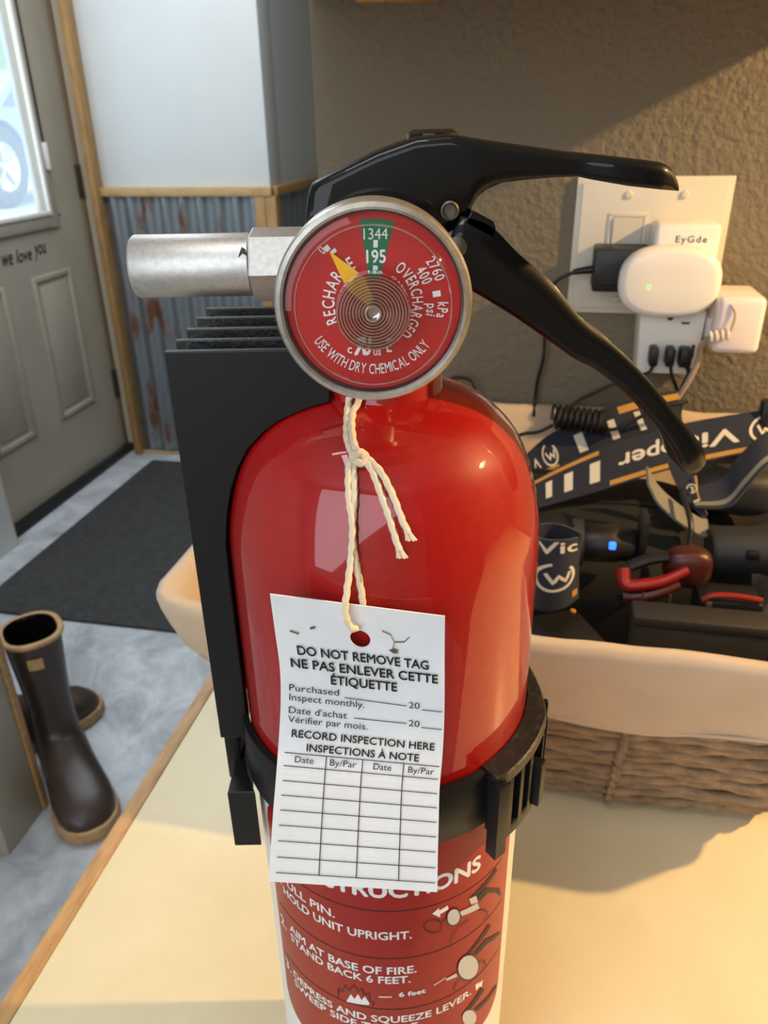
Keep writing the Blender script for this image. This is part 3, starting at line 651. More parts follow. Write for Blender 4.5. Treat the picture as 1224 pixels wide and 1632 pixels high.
wl = [text('INSTRUCTIONS', -38, 38.5, 183.4, 6.0, c3, 0.035), text('1.', -55.5, -53, 168, 4.6, c3, 0.02), text('PULL PIN.', -52, -23, 170.6, 3.4, c3, 0.022),
      text('HOLD UNIT UPRIGHT.', -52, 8, 165.2, 3.4, c3, 0.022), text('2.', -58, -53, 146.5, 4.8, c3, 0.02), text('AIM AT BASE OF FIRE.', -50, 10, 149.2, 3.4, c3, 0.022),
      text('STAND BACK 6 FEET.', -50, 7.5, 144.8, 3.3, c3, 0.022), text('3.', -58, -53, 124.5, 4.8, c3, 0.02),
      text('DEPRESS AND SQUEEZE LEVER.', -51, 37, 125.2, 3.3, c3, 0.022), text('SWEEP SIDE TO SIDE.', -51, 12, 120.8, 3.3, c3, 0.022),
      text('6 feet', 2.5, 14, 138.2, 2.2, c3, 0.03), strip([(-6, 138), (-0.5, 138.2)], 0.5, c3, 4), strip([(17.5, 140.4), (23, 142)], 0.4, c3, 4)] + [fine_fill(q, c3) for q in DR_white]
ex.part('white_lettering', merge(*wl), 'whiteprint', label, smooth=False, recalc=False)
bl = [strip([(-54, 177.4), (54, 177.4)], 0.4, c3, 60), strip([(-58, 156.4), (57, 156.4)], 0.4, c3, 60), strip([(-58, 131.8), (57, 131.8)], 0.4, c3, 60)]
bl += [fine_fill(q, cyl(0.38)) for q in DR_dark] + [strip(q, 0.4, cyl(0.48), 3) for q in DR_line]
ex.part('black_linework', merge(*bl), 'blackprint', label, smooth=False, recalc=False)
ex.part('grey_drawing', merge(*[fine_fill(q, cyl(0.42)) for q in DR_grey]), 'greyprint', label, smooth=False, recalc=False)
fine = [strip([(62.5 + 1.8 * (k % 3), 100 + 3.0 * k), (67.5, 100 + 3.0 * k)], 0.5, c3, 2) for k in range(30)]
ex.part('fine_print', merge(*fine), 'greyprint', label, smooth=False, recalc=False)

# ------------------------------------------------------------------ bracket with strap and buckle
br = Thing('mounting_bracket', (-50, 20, 0), False, 'black plastic strap bracket gripping the red extinguisher cylinder', 'bracket')
def dome_r(z): return interp(z, [266] + [p[1] for p in dome_pts] + [317.6, 318.5], [41.5] + [p[0] for p in dome_pts] + [15.8, 15.8])
def rib_outline(y, x0_, gap):
    pts = [(x0_, 330), (x0_, 215)]
    for z in (215, 250, 270, 280, 288, 295, 301, 306, 310, 313, 315.5, 317.5, 330):
        r = dome_r(z) + gap; pts.append((min(-3.0, -math.sqrt(max(9.0, r * r - y * y))), z))
    return pts
br.part('front_plate', prism(rib_outline(-12, -49.3, 1.1), -12, -9.6, 'xz', 0.3), 'blackplastic', smooth=False)
for y in (-1.6, 9.8, 22.4, 34.5): br.part('rib', prism(rib_outline(y if y < 0 else y, -49.2, 1.4), y, y + 2.4, 'xz', 0.3), 'dusty', smooth=False)
br.part('side_plate', box(-49.2, -47.2, -9.5, 38, 215, 322, 0.5), 'blackplastic')
br.part('hanger', box(-49.2, -44.9, -9, 2, 196, 216, 0.5), 'blackplastic')
br.part('foot_block', prism([(-46.8, -22), (-38.8, -22), (-42.2, -14), (-44.2, -6), (-44.6, 2), (-46.6, 2)], 181.5, 203.5, 'xy', 0.4), 'blackplastic', smooth=False)
def band(r0b, r1b, z0, z1, a0, a1, seg=60):   # angles from the front, positive to the right
    prof = [(r0b, z0), (r1b - 0.3, z0), (r1b, z0 + 0.4), (r1b, z1 - 0.4), (r1b - 0.3, z1), (r0b, z1), (r0b, z0)]
    g = lathe(prof, (0, 0, 0), (0, 0, 1), seg, a0 - 90, a1 - 90); n = seg + 1
    caps = [[k * n + 0 for k in range(6)], [k * n + seg for k in range(6)]]
    return g[0], g[1] + caps
strap = br.part('strap', band(41.9, 44.0, 204.5, 223.5, -82, 40, 70), 'blackplastic')
br.part('strap_back', band(41.9, 44.0, 204.5, 223.5, 84, 252, 90), 'blackplastic')
bk = br.part('buckle', merge(band(44.1, 45.6, 203, 221, 36, 88, 40), band(45.6, 48.2, 199, 203.2, 36, 86, 40)), 'blackplastic')
def ledge():
    R = []
    for k in range(41):
        a = 36 + 58 * k / 40; ro = interp(a, [36, 40, 70, 94], [47.4, 48.2, 48.0, 42.6]); zt = interp(a, [36, 70, 94], [224.0, 225.5, 229.5]); t = math.radians(a)
        R.append([(r * math.sin(t), -r * math.cos(t), z) for r, z in ((41.8, zt - 3.5), (ro, zt - 3.5), (ro, zt - 0.5), (ro - 0.5, zt), (41.8, zt))])
    return loft(R)
br.part('buckle_ledge', ledge(), 'dusty', bk)
for k, a in enumerate((37.5, 42.5, 48.5, 54.5, 66, 74, 83)):
    br.part('buckle_rib', band(45.5, 48.2 if k else 49.4, 199 if k else 195.5, 221.5, a - (2.2 if k == 0 else 1.0), a + (2.2 if k == 0 else 1.0), 3), 'blackplastic', bk)
br.part('latch', band(47.0, 50.2, 201, 216, 57.5, 61.5, 4), 'blackplastic', bk)

# ------------------------------------------------------------------ inspection tag on its string
TG = [(-44, (-25.0, 285.0), (13.0, 278.4)), (-44, (-24.7, 275.5), (13.1, 269.0)), (-45, (-24.2, 266.2), (13.2, 260.0)), (-46, (-24.6, 256.7), (13.2, 250.7)),
      (-48, (-25.5, 247.8), (12.8, 242.0)), (-51, (-26.4, 239.6), (12.0, 234.1)), (-54, (-27.4, 231.3), (11.7, 226.0)), (-57, (-28.3, 222.9), (11.4, 217.8)), (-60, (-29.2, 214.3), (11.2, 209.4))]
TL = catmull([(a[0], y, a[1]) for y, a, b in TG], 5); TR = catmull([(b[0], y, b[1]) for y, a, b in TG], 5)
def tagpt(off=0.0):
    def f(u, v):
        k = min(max(v, 0), 1) * (len(TL) - 1); i = min(int(k), len(TL) - 2); t = k - i
        L, R = TL[i].lerp(TL[i + 1], t), TR[i].lerp(TR[i + 1], t); p = L.lerp(R, u)
        p.y -= off - 0.7 * math.sin(math.pi * u) * 0; return p
    return f
tg = Thing('inspection_tag', (-6, -46, 284), False, 'white paper inspection tag hanging on cotton string from the extinguisher', 'tag')
hole_u, hole_v, hr = 0.50, 0.118, 2.3       # punched hole
def tag_mesh():
    f = tagpt(0); W_, H_ = 38.5, 76.0
    V, F = [], []; n = 32
    hc = (hole_u * W_, hole_v * H_)
    def add(x, y): V.append(f(x / W_, y / H_)); return len(V) - 1
    inner = [add(hc[0] + hr * math.cos(2 * math.pi * k / n), hc[1] + hr * math.sin(2 * math.pi * k / n)) for k in range(n)]
    q = 2 * hc[1]                            # square patch from the top edge round the hole
    def sq(k):
        h = hc[1]; k = (k + 4) % 32; e = k // 8; t = (k % 8) / 8 * 2 - 1
        a, b = ((h, t * h), (-t * h, h), (-h, -t * h), (t * h, -h))[e]; return hc[0] + a, hc[1] + b
    outer = [add(*sq(k)) for k in range(n)]
    for k in range(n): l = (k + 1) % n; F.append([inner[k], inner[l], outer[l], outer[k]])
    def grid(X, Y):
        b = len(V); nx = len(X) - 1
        for y in Y:
            for x in X: add(x, y)
        for j in range(len(Y) - 1):
            for i in range(nx): a = b + j * (nx + 1) + i; F.append([a, a + 1, a + nx + 2, a + nx + 1])
    xl_, xr_ = hc[0] - hc[1], hc[0] + hc[1]
    XA = [xl_ * i / 4 for i in range(5)]; XB = [xl_ + q * i / 8 for i in range(9)]; XC = [xr_ + (W_ - xr_) * i / 4 for i in range(5)]; YA = [q * i / 8 for i in range(9)]
    grid(XA, YA); grid(XC, YA); grid(XA + XB[1:] + XC[1:], [q + (H_ - q) * i / 30 for i in range(31)])
    bm = bmesh.new(); vv = [bm.verts.new(v) for v in V]
    for x in F: bm.faces.new([vv[i] for i in x])
    bmesh.ops.remove_doubles(bm, verts=list(bm.verts), dist=0.01); bmesh.ops.recalc_face_normals(bm, faces=list(bm.faces)); bm.normal_update()
    bmesh.ops.solidify(bm, geom=list(bm.faces), thickness=0.35)
    g = bm_out(bm); return g
tgo = tg.part('card', tag_mesh(), 'card', angle=60)
tf = tagpt(0.5)
def tt(s, u0_, u1_, v, cap, bold=0.0, space=1.0): return text(s, u0_, u1_, v, cap, tf, bold, space=space, flipv=True)
def wv(w): return w
tl = [tt('DO NOT REMOVE TAG', .118, .902, .194, .031, 0.022), tt('NE PAS ENLEVER CETTE', .07, .958, .240, .031, 0.022), tt('ÉTIQUETTE', .305, .707, .285, .031, 0.022),
      tt('Purchased', .052, .352, .3235, .0225), tt('Inspect monthly.', .052, .508, .357, .0225), tt("Date d'achat", .05, .402, .402, .0225), tt('Vérifier par mois.', .048, .53, .434, .0225),
      tt('20', .778, .846, .34, .0215), tt('20', .78, .847, .405, .0215), tt('RECORD INSPECTION HERE', .075, .947, .484, .026, 0.016), tt('INSPECTIONS À NOTE', .17, .856, .529, .026, 0.016),
      tt('Date', .105, .218, .572, .022), tt('By/Par', .318, .478, .572, .022), tt('Date', .582, .692, .572, .022), tt('By/Par', .796, .956, .572, .022)]
def hline(u0_, u1_, v, w=0.0028, v2=None):
    v2 = v if v2 is None else v2
    return sheet(lambda a, b: tf(u0_ + (u1_ - u0_) * a, v + (v2 - v) * a + (b - 0.5) * w), 10, 1)
tl += [hline(.385, .766, .328, v2=.334), hline(.858, .984, .342), hline(.445, .768, .397), hline(.858, .984, .406)]
for v in (.541, .587, .639, .690, .742, .795, .850, .907, .961): tl.append(hline(.04, .985, v, 0.003))
for u in (.293, .514, .766): tl.append(sheet(lambda a, b: tf(u + (a - 0.5) * 0.0055, .541 + (.961 - .541) * b), 1, 20))
tg.part('lettering', merge(*tl), 'blackprint', tgo, smooth=False, recalc=False)
# smudges with a shape of their own
tg.part('stain', merge(strip([(.63, .075), (.68, .085), (.70, .11), (.69, .135)], 0.004, tf, 4), strip([(.70, .11), (.76, .105), (.79, .085)], 0.004, tf, 4), strip([(.09, .115), (.14, .122)], 0.006, tf, 3), strip([(.21, .098), (.24, .092)], 0.008, tf, 2),
                        fill([(.665, .14), (.70, .133), (.725, .139), (.71, .146), (.73, .15), (.69, .15)], tf)), 'fleck', tgo, smooth=False, recalc=False)
def string(name, pts, r=0.75): return tg.part(name, tube(pts, r, 10, lobes=3, twist=0.35, amp=0.16, smooth=8), 'cotton', angle=60)
string('string', [(-6.0, -14.5, 326), (-7.0, -14.8, 321.0), (-7.7, -15.6, 318.4), (-8.0, -20.3, 315.9), (-7.9, -25.6, 313.5), (-6.9, -28.8, 311.5), (-6.5, -30.4, 310.2), (-6.3, -35.5, 304.3), (-6.9, -38.7, 296.7), (-6.2, -40.7, 289.9), (-5.3, -42.0, 284.2), (-5.1, -42.4, 281.0), (-5.6, -42.8, 277)])
string('string', [(-3.6, -14.9, 326), (-4.6, -15.8, 321.3), (-5.3, -16.4, 319.0), (-6.5, -18.0, 317.2), (-6.8, -22.8, 315.4), (-6.2, -27.8, 312.9), (-5.1, -29.6, 311.6), (-6.1, -30.0, 311.0), (-7.4, -31.8, 309.2), (-7.5, -35.7, 304.3), (-6.8, -38.8, 298.1), (-7.4, -41.2, 291.3), (-8.4, -44.6, 285.0), (-8.8, -45.8, 281.3), (-8.2, -46.0, 278.4), (-7.1, -45.6, 276.6), (-6.0, -43.0, 275.8)])
tg.part('knot', tube([(-6.4, -29.6, 311.0), (-5.2, -31.4, 312.4), (-4.0, -30.6, 311.4), (-4.6, -31.6, 310.0), (-6.0, -31.4, 311.0)], 0.95, 8, lobes=3, twist=0.3, amp=0.15, smooth=6), 'cotton')
for pts in ([(-4.7, -30.2, 311.0), (-2.5, -32.8, 308.9), (-0.5, -36.3, 304.5), (1.3, -38.7, 299.5), (2.7, -40.2, 294.8), (3.2, -40.6, 293.4)], [(-4.1, -30.0, 311.2), (-0.8, -32.9, 308.9), (1.7, -36.0, 305.0), (3.7, -38.3, 300.0), (5.1, -39.3, 296.9)]):
    string('string_tail', pts)
    e = Vector(pts[-1]); d = (e - Vector(pts[-2])).normalized()
    for k in range(5):
        o = Vector(((k - 2) * 0.42, -0.25 * (k % 2), 0)); tg.part('frayed_strand', tube([e - d * 1.2 + o * 0.4, e + d * 0.6 + o * 0.8, e + d * 1.8 + o * 1.3], 0.28, 6, smooth=3), 'cotton')

# ------------------------------------------------------------------ basket against the wall (room coordinates)
BB = (-118, 188, 186, 452); BT = (-158, 236, 139, 496); BH = 147.0
def brect(z, off=0.0, r=15, side=14):
    t = z / BH; q = [BB[i] + (BT[i] - BB[i]) * t for i in range(4)]
    return rrect(q[0] - off, q[1] + off, q[2] - off, q[3] + off, r + off, 5, side)
bs = Thing('storage_basket', (40, 318, 0), True, 'woven seagrass basket with a cream cloth liner against the wall', 'basket')
nrow = 12
for k in range(nrow):
    z = 8.6 + k * 7.5; P = []
    for i, (x, y) in enumerate(brect(z, 0)):
        pinch = math.exp(-((x - 98) / 16.0) ** 2) if y < 260 else 0
        wob = 0.8 * math.sin(i * 0.9 + k * 1.7) + 0.7 * math.sin(i * 0.37 + k * 2.3)
        P.append((x + 0.6 * math.sin(i * 1.3 + k), y + 0.9 * math.sin(i * 0.8 + 2 * k) - 2 * pinch, z + wob * (1 - pinch)))
    bs.part('rope_row', tube(P, 3.25, 10, True, lobes=2, twist=0.045, amp=0.22, smooth=2), 'rope')
bs.part('stake', tube([(98, 186 - 5.5 - 47 * z / BH + 2.0 * math.sin(z * 0.8), z) for z in range(5, 98, 4)], 2.6, 8, lobes=2, twist=0.08, amp=0.2, smooth=2), 'rope')
bs.part('base_mat', prism([(x, y) for x, y in brect(0, -3, 14, 40)], 0, 5, 'xy', 0), 'rope', smooth=False)
def liner():
    prof = [(-9, 7), (-8, 60), (-6.5, 120), (-5.5, 141), (-3, 147), (1.0, 149), (5.0, 147.5), (7.6, 142), (8.4, 130), (8.6, 112), (8.6, 97), (9.2, 90), (7.4, 88.5)]
    V, F, n = [], [], None
    for j, (off, z) in enumerate(prof):
        t = z / BH; q = [BB[i] + (BT[i] - BB[i]) * t for i in range(4)]
        R = rrect(q[0] - off, q[1] + off, q[2] - off, q[3] + off, 15 + off, 6, 9); n = n or len(R)
        if len(R) != n:                      # keep one count on every ring
            L = [0]
            for i in range(len(R)): L.append(L[-1] + math.hypot(R[(i + 1) % len(R)][0] - R[i][0], R[(i + 1) % len(R)][1] - R[i][1]))
            xs_ = [p[0] for p in R] + [R[0][0]]; ys_ = [p[1] for p in R] + [R[0][1]]; R = [(interp(L[-1] * i / n, L, xs_), interp(L[-1] * i / n, L, ys_)) for i in range(n)]
        for i, (x, y) in enumerate(R):
            w = noise.noise(Vector((x * 0.03, y * 0.03, z * 0.02))); dz = (2.2 * w if j > 1 else 0) + ((1.6 * math.sin(x * 0.05 + y * 0.04) + 11 * min(1, max(0, (-50 - x) / 50))) if j > 9 else 0)
            V.append(Vector((x + 1.6 * w, y + 1.2 * w, z + dz)))
    V.append(Vector((35, 318, 7)))
    for j in range(len(prof) - 1):
        for i in range(n): l = (i + 1) % n; F.append([j * n + i, j * n + l, (j + 1) * n + l, (j + 1) * n + i])
    for i in range(n): F.append([len(V) - 1, (i + 1) % n, i])
    return V, F
bs.part('cloth_liner', liner(), 'liner', angle=80)
bs.part('liner_hem', tube([(x, y, 91.5 + 1.6 * math.sin(x * 0.05 + y * 0.04) + 11 * min(1, max(0, (-50 - x) / 50))) for x, y in brect(91.5, 9.0, 15, 30)], 1.0, 6, True, smooth=2), 'liner')

# ------------------------------------------------------------------ things in the basket
def ribbon(Tp, Bp, n=10):
    T_, B_ = catmull(Tp, n), catmull(Bp, n)
    def f(u, v, off=0.0):
        def at(P):
            k = min(max(u, 0), 1) * (len(P) - 1); i = min(int(k), len(P) - 2); return P[i].lerp(P[i + 1], k - i)
        a, b = at(T_), at(B_); p = a.lerp(b, v)
        if off:
            u2 = min(1, u + 0.01); k = u2 * (len(T_) - 1); i = min(int(k), len(T_) - 2); a2 = T_[i].lerp(T_[i + 1], k - i)
            if u2 - u < 1e-6: a2 = a + (T_[-1] - T_[-2])
            nn = (a2 - a).cross(b - a).normalized()
            if nn.y > 0: nn = -nn
            p = p + nn * off
        return p
    return f
def logo(f, u, v, ru, rv):
    g = lambda a, b: f(u + a * ru, v + b * rv, 2.0)
    return merge(strip([(math.cos(math.radians(t)), math.sin(math.radians(t))) for t in range(-40, 271, 15)], 0.2, g, 2), strip([(-0.5, -0.35), (-0.1, 0.45), (0.15, -0.1), (0.5, 0.4), (0.75, -0.3)], 0.2, g, 3))
def strap_text(f, s, u0_, u1_, vb, cap, flip):
    g = (lambda x, y: f(x, y, 2.0))
    return text(s, u0_, u1_, vb, cap, g, 0.02, flipv=flip)
def band_quad(f, u0_, u1_, v0, v1, n=12): return sheet(lambda a, b: f(u0_ + (u1_ - u0_) * a, v0 + (v1 - v0) * b, 1.9), n, 1)
def loaf(x0, x1, y0, y1, z0, z1, p=0.55, seed=0, rough=2.5):
    bm = bmesh.new(); bmesh.ops.create_icosphere(bm, subdivisions=4, radius=1.0)
    for v in bm.verts:
        q = [math.copysign(abs(c) ** p, c) for c in v.co]; w = 1 + 0.0 * seed
        v.co = Vector(((x0 + x1) / 2 + q[0] * (x1 - x0) / 2, (y0 + y1) / 2 + q[1] * (y1 - y0) / 2, (z0 + z1) / 2 + q[2] * (z1 - z0) / 2))
        v.co += Vector((1, 1, 1)) * rough * noise.noise(v.co * 0.045 + Vector((seed, 0, 0)))
    return bm_out(bm)
def pouch(name, x0, x1, y0, y1, z0, z1, material, label, seed):
    t = Thing(name, ((x0 + x1) / 2, (y0 + y1) / 2, z0), True, label, 'pouch')
    t.part('body', loaf(x0, x1, y0, y1, z0, z1, 0.55, seed), material, angle=180)
    zt = z1 + 0.5
    t.part('zip', tube([(x0 + 18, (y0 + y1) / 2, zt - 5), ((x0 + x1) / 2, (y0 + y1) / 2 + 3, zt), (x1 - 18, (y0 + y1) / 2, zt - 4)], 2.2, 6), 'black')
pouch('gear_pouch', 24, 200, 286, 462, 8, 112, 'softblack', 'black fabric pouch lying under the headlamps in the basket', 3)
pouch('gear_pouch', -92, 18, 200, 440, 8, 88, 'softblack', 'black fabric pouch at the bracket end of the basket', 7)
pouch('brown_pouch', 150, 216, 356, 436, 113, 150, 'darkgrey', 'dark grey brown pouch behind the grey flashlight in the basket', 11)

# headlamp whose strap lies on top of the heap
h1 = Thing('headlamp', (100, 330, 98), True, 'headlamp with a blue indicator light and a wide navy strap on top of the heap', 'headlamp', 'headlamps in the basket')
fA = ribbon([(39.4, 372.0, 128.8), (61.9, 375.8, 143.0), (94.0, 379.7, 160.0), (123.2, 383.5, 169.0), (148.8, 387.3, 177.2), (189.0, 391.2, 185.8), (214, 398.0, 189.0)],
            [(41.8, 358.0, 111.1), (63.7, 362.0, 118.5), (96.3, 366.0, 130.2), (125.4, 370.0, 141.3), (151.3, 374.0, 149.0), (191.2, 378.0, 159.4), (216, 385.0, 161.5)])
sA = h1.part('head_strap', solid_sheet(lambda u, v: fA(u, v), 60, 6, 1.6), 'navy')
for q in ((0.33, 1.0, 0.84, 0.95, 40), (0.0, 0.29, 0.06, 0.16, 20)): h1.part('gold_stripe', band_quad(fA, *q), 'gold', sA, recalc=False)
for u in (0.07, 0.165, 0.26): h1.part('white_dash', band_quad(fA, u, u + 0.035, 0.30, 0.78, 3), 'cream', sA, recalc=False)
h1.part('lettering', merge(strap_text(fA, 'Victoper', 0.80, 0.36, 0.32, 0.36, False), logo(fA, 0.885, 0.46, 0.052, 0.30)), 'cream', sA, smooth=False, recalc=False)
h1.part('strap_slider', box(196, 203, 386, 398, 160, 195, 2), 'black')
lb = h1.part('lamp_body', merge(lathe([(0, 0), (11, 0), (12.5, 2), (12.5, 24), (11.4, 26), (11.4, 33), (9, 36), (0, 36)], (71, 280, 128), (1, 0.02, 0.03), 32)), 'black')
h1.part('lens_rim', lathe([(12.6, -4), (15.5, -4), (15.5, 3), (12.6, 3)], (71, 280, 128), (1, 0.02, 0.03), 32), 'darkgrey', lb)
h1.part('indicator_light', box(89.5, 94.0, 267.4, 272.5, 130.5, 135.5, 1), 'blueled', lb)
h1.part('hinge_bracket', box(108, 113, 270, 290, 118, 152, 1.5), 'black')
h1.part('cord', tube([(95.8, 270.0, 93.8), (114.4, 272.0, 94.0), (129.9, 278.0, 100.8), (138.8, 284.0, 112.7), (143.1, 294.0, 124.1), (143.4, 304.0, 137.4), (140, 330, 146)], 1.9, 8), 'black')

h2 = Thing('headlamp', (80, 430, 98), True, 'headlamp with a black coiled cord lying along the back rim', 'headlamp', 'headlamps in the basket')
fB = ribbon([(31.5, 425.0, 128.3), (51.5, 428.8, 147.6), (89.3, 432.5, 168.9), (117.5, 436.2, 179.0), (145.6, 440.0, 184.9)], [(38.5, 413.0, 110.5), (65.4, 416.7, 121.4), (103.3, 420.5, 138.7), (133.5, 424.2, 150.7), (152.0, 428.0, 157.7)])
sB = h2.part('head_strap', solid_sheet(lambda u, v: fB(u, v), 40, 6, 1.6), 'navy')
for q in ((0.58, 1.0, 0.08, 0.24, 20), (0.0, 0.22, 0.80, 0.90, 12)): h2.part('gold_stripe', band_quad(fB, *q), 'gold', sB, recalc=False)
for u in (0.34, 0.5, 0.665): h2.part('white_dash', band_quad(fB, u, u + 0.04, 0.30, 0.75, 3), 'cream', sB, recalc=False)
h2.part('lettering', merge(logo(fB, 0.185, 0.48, 0.05, 0.30), strap_text(fB, 'V', 0.10, 0.04, 0.35, 0.36, False)), 'cream', sB, smooth=False, recalc=False)
coil = []
for k in range(9 * 14 + 1):
    t = k / 14.0; a = 2 * math.pi * t; coil.append((50.5 + t * 4.6, 424 - 8.5 * math.cos(a) * 0.9, 163.5 - t * 0.35 + 8.5 * math.sin(a)))
h2.part('coiled_cord', tube(coil, 2.1, 8, smooth=1), 'black')
h2.part('cord', tube([(51, 418, 158), (40, 420, 151), (27.1, 424.0, 146.7), (16, 426, 138)], 1.5, 8), 'black')
h2.part('cord', tube([(92, 418, 156), (102.4, 414.0, 160.4), (118.1, 414.0, 171), (133, 412.0, 180), (150, 416, 184)], 1.5, 8), 'black')
h2.part('battery_box', box(30, 60, 398, 411, 113, 124, 3), 'black')

h3 = Thing('headlamp', (150, 335, 98), True, 'headlamp strap folded in a loop with its grey underside showing', 'headlamp', 'headlamps in the basket')
fC = ribbon([(116, 345, 157), (124.8, 338, 145.5), (138.8, 332, 135.5), (152.4, 328, 128.4), (159, 329.0, 126.5)], [(115.8, 325.0, 152.0), (124.0, 320.0, 140.0), (138.0, 315.0, 130.0), (151.3, 311.0, 123.5), (158.5, 312.0, 122.0)])
h3.part('underside_strap', solid_sheet(lambda u, v: fC(u, v), 30, 4, 1.6), 'greyweb')
fC2 = ribbon([(131.0, 350.0, 160.0), (138, 346, 146), (147, 342.0, 135.0), (158.5, 333.0, 125.5)], [(149.0, 352.0, 161.5), (152.5, 348, 148.5), (154.5, 344.0, 138.0), (160.5, 335.0, 128.5)])
sC = h3.part('head_strap', solid_sheet(lambda u, v: fC2(u, v), 24, 4, 1.6), 'navy')
h3.part('lettering', merge(logo(fC2, 0.48, 0.62, 0.09, 0.26), strap_text(lambda x, y, o=0: fC2(y, x, o), 'er', 0.25, 0.85, 0.82, 0.16, True)), 'cream', sC, smooth=False, recalc=False)
h3.part('gold_stripe', band_quad(fC2, 0.25, 1.0, 0.86, 0.97, 12), 'gold', sC, recalc=False)
fE = ribbon([(150, 352.0, 139.7), (168.5, 352.0, 148.2), (178.1, 356.0, 163.2), (191.7, 360.0, 180.0), (206, 366, 186)], [(152.6, 336.0, 131.2), (172.9, 334.0, 135.2), (184.4, 338.0, 150.4), (195.2, 344.0, 164.0), (210, 350, 168)])
sE = h3.part('head_strap', solid_sheet(lambda u, v: fE(u, v), 30, 4, 1.6), 'navy')
h3.part('webbing_stripe', band_quad(fE, 0.0, 0.8, 0.72, 0.88, 20), 'greyweb', sE, recalc=False)

h4 = Thing('headlamp', (56, 215, 88), True, 'headlamp strap with round logo folded upright beside the red cylinder', 'headlamp', 'headlamps in the basket')
fD = ribbon([(38, 232.0, 160), (46.4, 221.0, 160.2), (58, 220, 161.0), (66.5, 226.0, 160.1)], [(40, 230, 112.5), (49.4, 217.0, 113.5), (61, 216, 117.0), (70.1, 222.0, 121.6)])
sD = h4.part('head_strap', solid_sheet(lambda u, v: fD(u, v), 24, 8, 1.6), 'navy')
h4.part('lettering', merge(logo(fD, 0.56, 0.52, 0.30, 0.19), strap_text(lambda x, y, o=0: fD(x, y, o), 'Vic', 0.25, 0.95, 0.18, 0.16, True)), 'cream', sD, smooth=False, recalc=False)
h4.part('gold_stripe', band_quad(fD, 0.84, 0.95, 0.80, 0.90, 4), 'gold', sD, recalc=False)
h4.part('strap_back', solid_sheet(lambda u, v: (36 + 34 * u, 236 + 10 * math.sin(math.pi * u), 158 - 44 * v), 12, 6, 1.6), 'navy')

# other tools
bx = Thing('battery_case', (155, 232, 8), True, 'flat black plastic case upright along the basket front', 'case')
bx.part('body', box(105, 206, 224, 242, 8, 104, 2.5), 'darkgrey'); bx.part('lid', box(104, 207, 223, 243, 104, 111, 2), 'darkgrey')
bx.part('clip', box(147, 151, 241, 244.5, 104, 114, 1), 'hinge')
for x in (110, 126): bx.part('pin', box(x, x + 1.4, 243.2, 244.6, 98, 116, 0.4), 'hinge')
ad = Thing('black_charger', (58, 212, 8), True, 'glossy black charger block with white marks beside the red cylinder', 'charger')
mA = Matrix.Translation((60, 208, 0)) @ Matrix.Rotation(math.radians(28), 4, 'Z')
ad.part('body', xf(box(-28, 24, -22, 22, 8, 104, 3), mA), 'black')
ad.part('marks', merge(*[xf(box(24.1, 24.6, -18 + 7 * k, -15 + 7 * k, 72, 98 - 6 * (k % 2), 0), mA) for k in range(5)]), 'whiteprint', smooth=False)
ad.part('screw', xf(lathe([(0, 1), (1.6, 1), (2, 0)], (20, 18, 104), (0, 0, 1), 12), mA), 'gold')
fl = Thing('flashlight', (190, 300, 90), True, 'dark grey flashlight barrel at the right end of the basket', 'flashlight')
fl.part('barrel', lathe([(0, -32), (14, -32), (16, -29), (16, 0), (17.5, 4), (17.5, 26), (16, 29), (0, 29)], (190, 306, 119), (1, 0.05, 0.06), 32), 'darkgrey')
fl.part('switch', box(178, 186, 288, 293, 120, 126, 1), 'black')
kn = Thing('red_multitool', (118, 262, 96), True, 'red and black handled tool lying between headlamp and case', 'tool')
kn.part('red_handle', tube([(99, 262, 121), (101.0, 256, 113), (112, 256, 114), (124, 258, 117), (138, 262, 124)], [4.6, 3.2], 10), 'redplastic')
kn.part('lower_grip', tube([(101, 257, 104), (112, 256, 105), (124, 258, 109), (134, 262, 113)], [5, 3.5], 10), 'dullred')
kn.part('jaw', loaf(124, 154, 262, 280, 108, 134, 0.7, 5, 1), 'dullred', angle=180)
kn.part('black_insert', tube([(103, 264, 122), (114, 266, 127), (126, 268, 129)], 4, 8), 'black')
rc = Thing('red_tape_case', (160, 255, 96), True, 'small black case with a red rim behind the flat case', 'case')
rc.part('body', box(144, 182, 246, 270, 90, 113, 3), 'black'); rc.part('red_rim', merge(tube([(146, 246, 113), (152, 246, 117), (166, 247, 117), (180, 248, 115)], 1.8, 8)), 'redplastic')

# ------------------------------------------------------------------ on the wall
WY = 505
uq = Thing('upper_cabinet', (56, WY, 465), True, 'wooden wall cabinet above the outlet wall, its cleat just in view', 'cabinet')
uq.part('body', box(-158, 272, 205, WY - 0.5, 466, 1220, 2), 'pine'); uq.part('cleat', box(-118, -57, 486, WY - 0.5, 458.5, 466, 1.5), 'oak')
for x0_ in (-152, 60):
    d_ = uq.part('cabinet_door', box(x0_, x0_ + 206, 186, 204.8, 472, 1214, 4), 'pine')
    uq.part('knob', lathe([(0, 22), (9, 20), (11, 14), (5, 8), (5, 0)], (x0_ + (186 if x0_ < 0 else 20), 186, 520), (0, -1, 0), 20), 'rivet', d_)
cp = Thing('outlet_cover_plate', (115, WY, 232), True, 'ivory two gang wall plate with a rocker switch', 'wall plate')
cp.part('plate', merge(box(56, 174, 500.5, WY, 231, 337, 0.5), prism([(60.5, 235.5), (169.5, 235.5), (169.5, 332.5), (60.5, 332.5)], 498, 500.6, 'xz', 0.6)), 'plate')
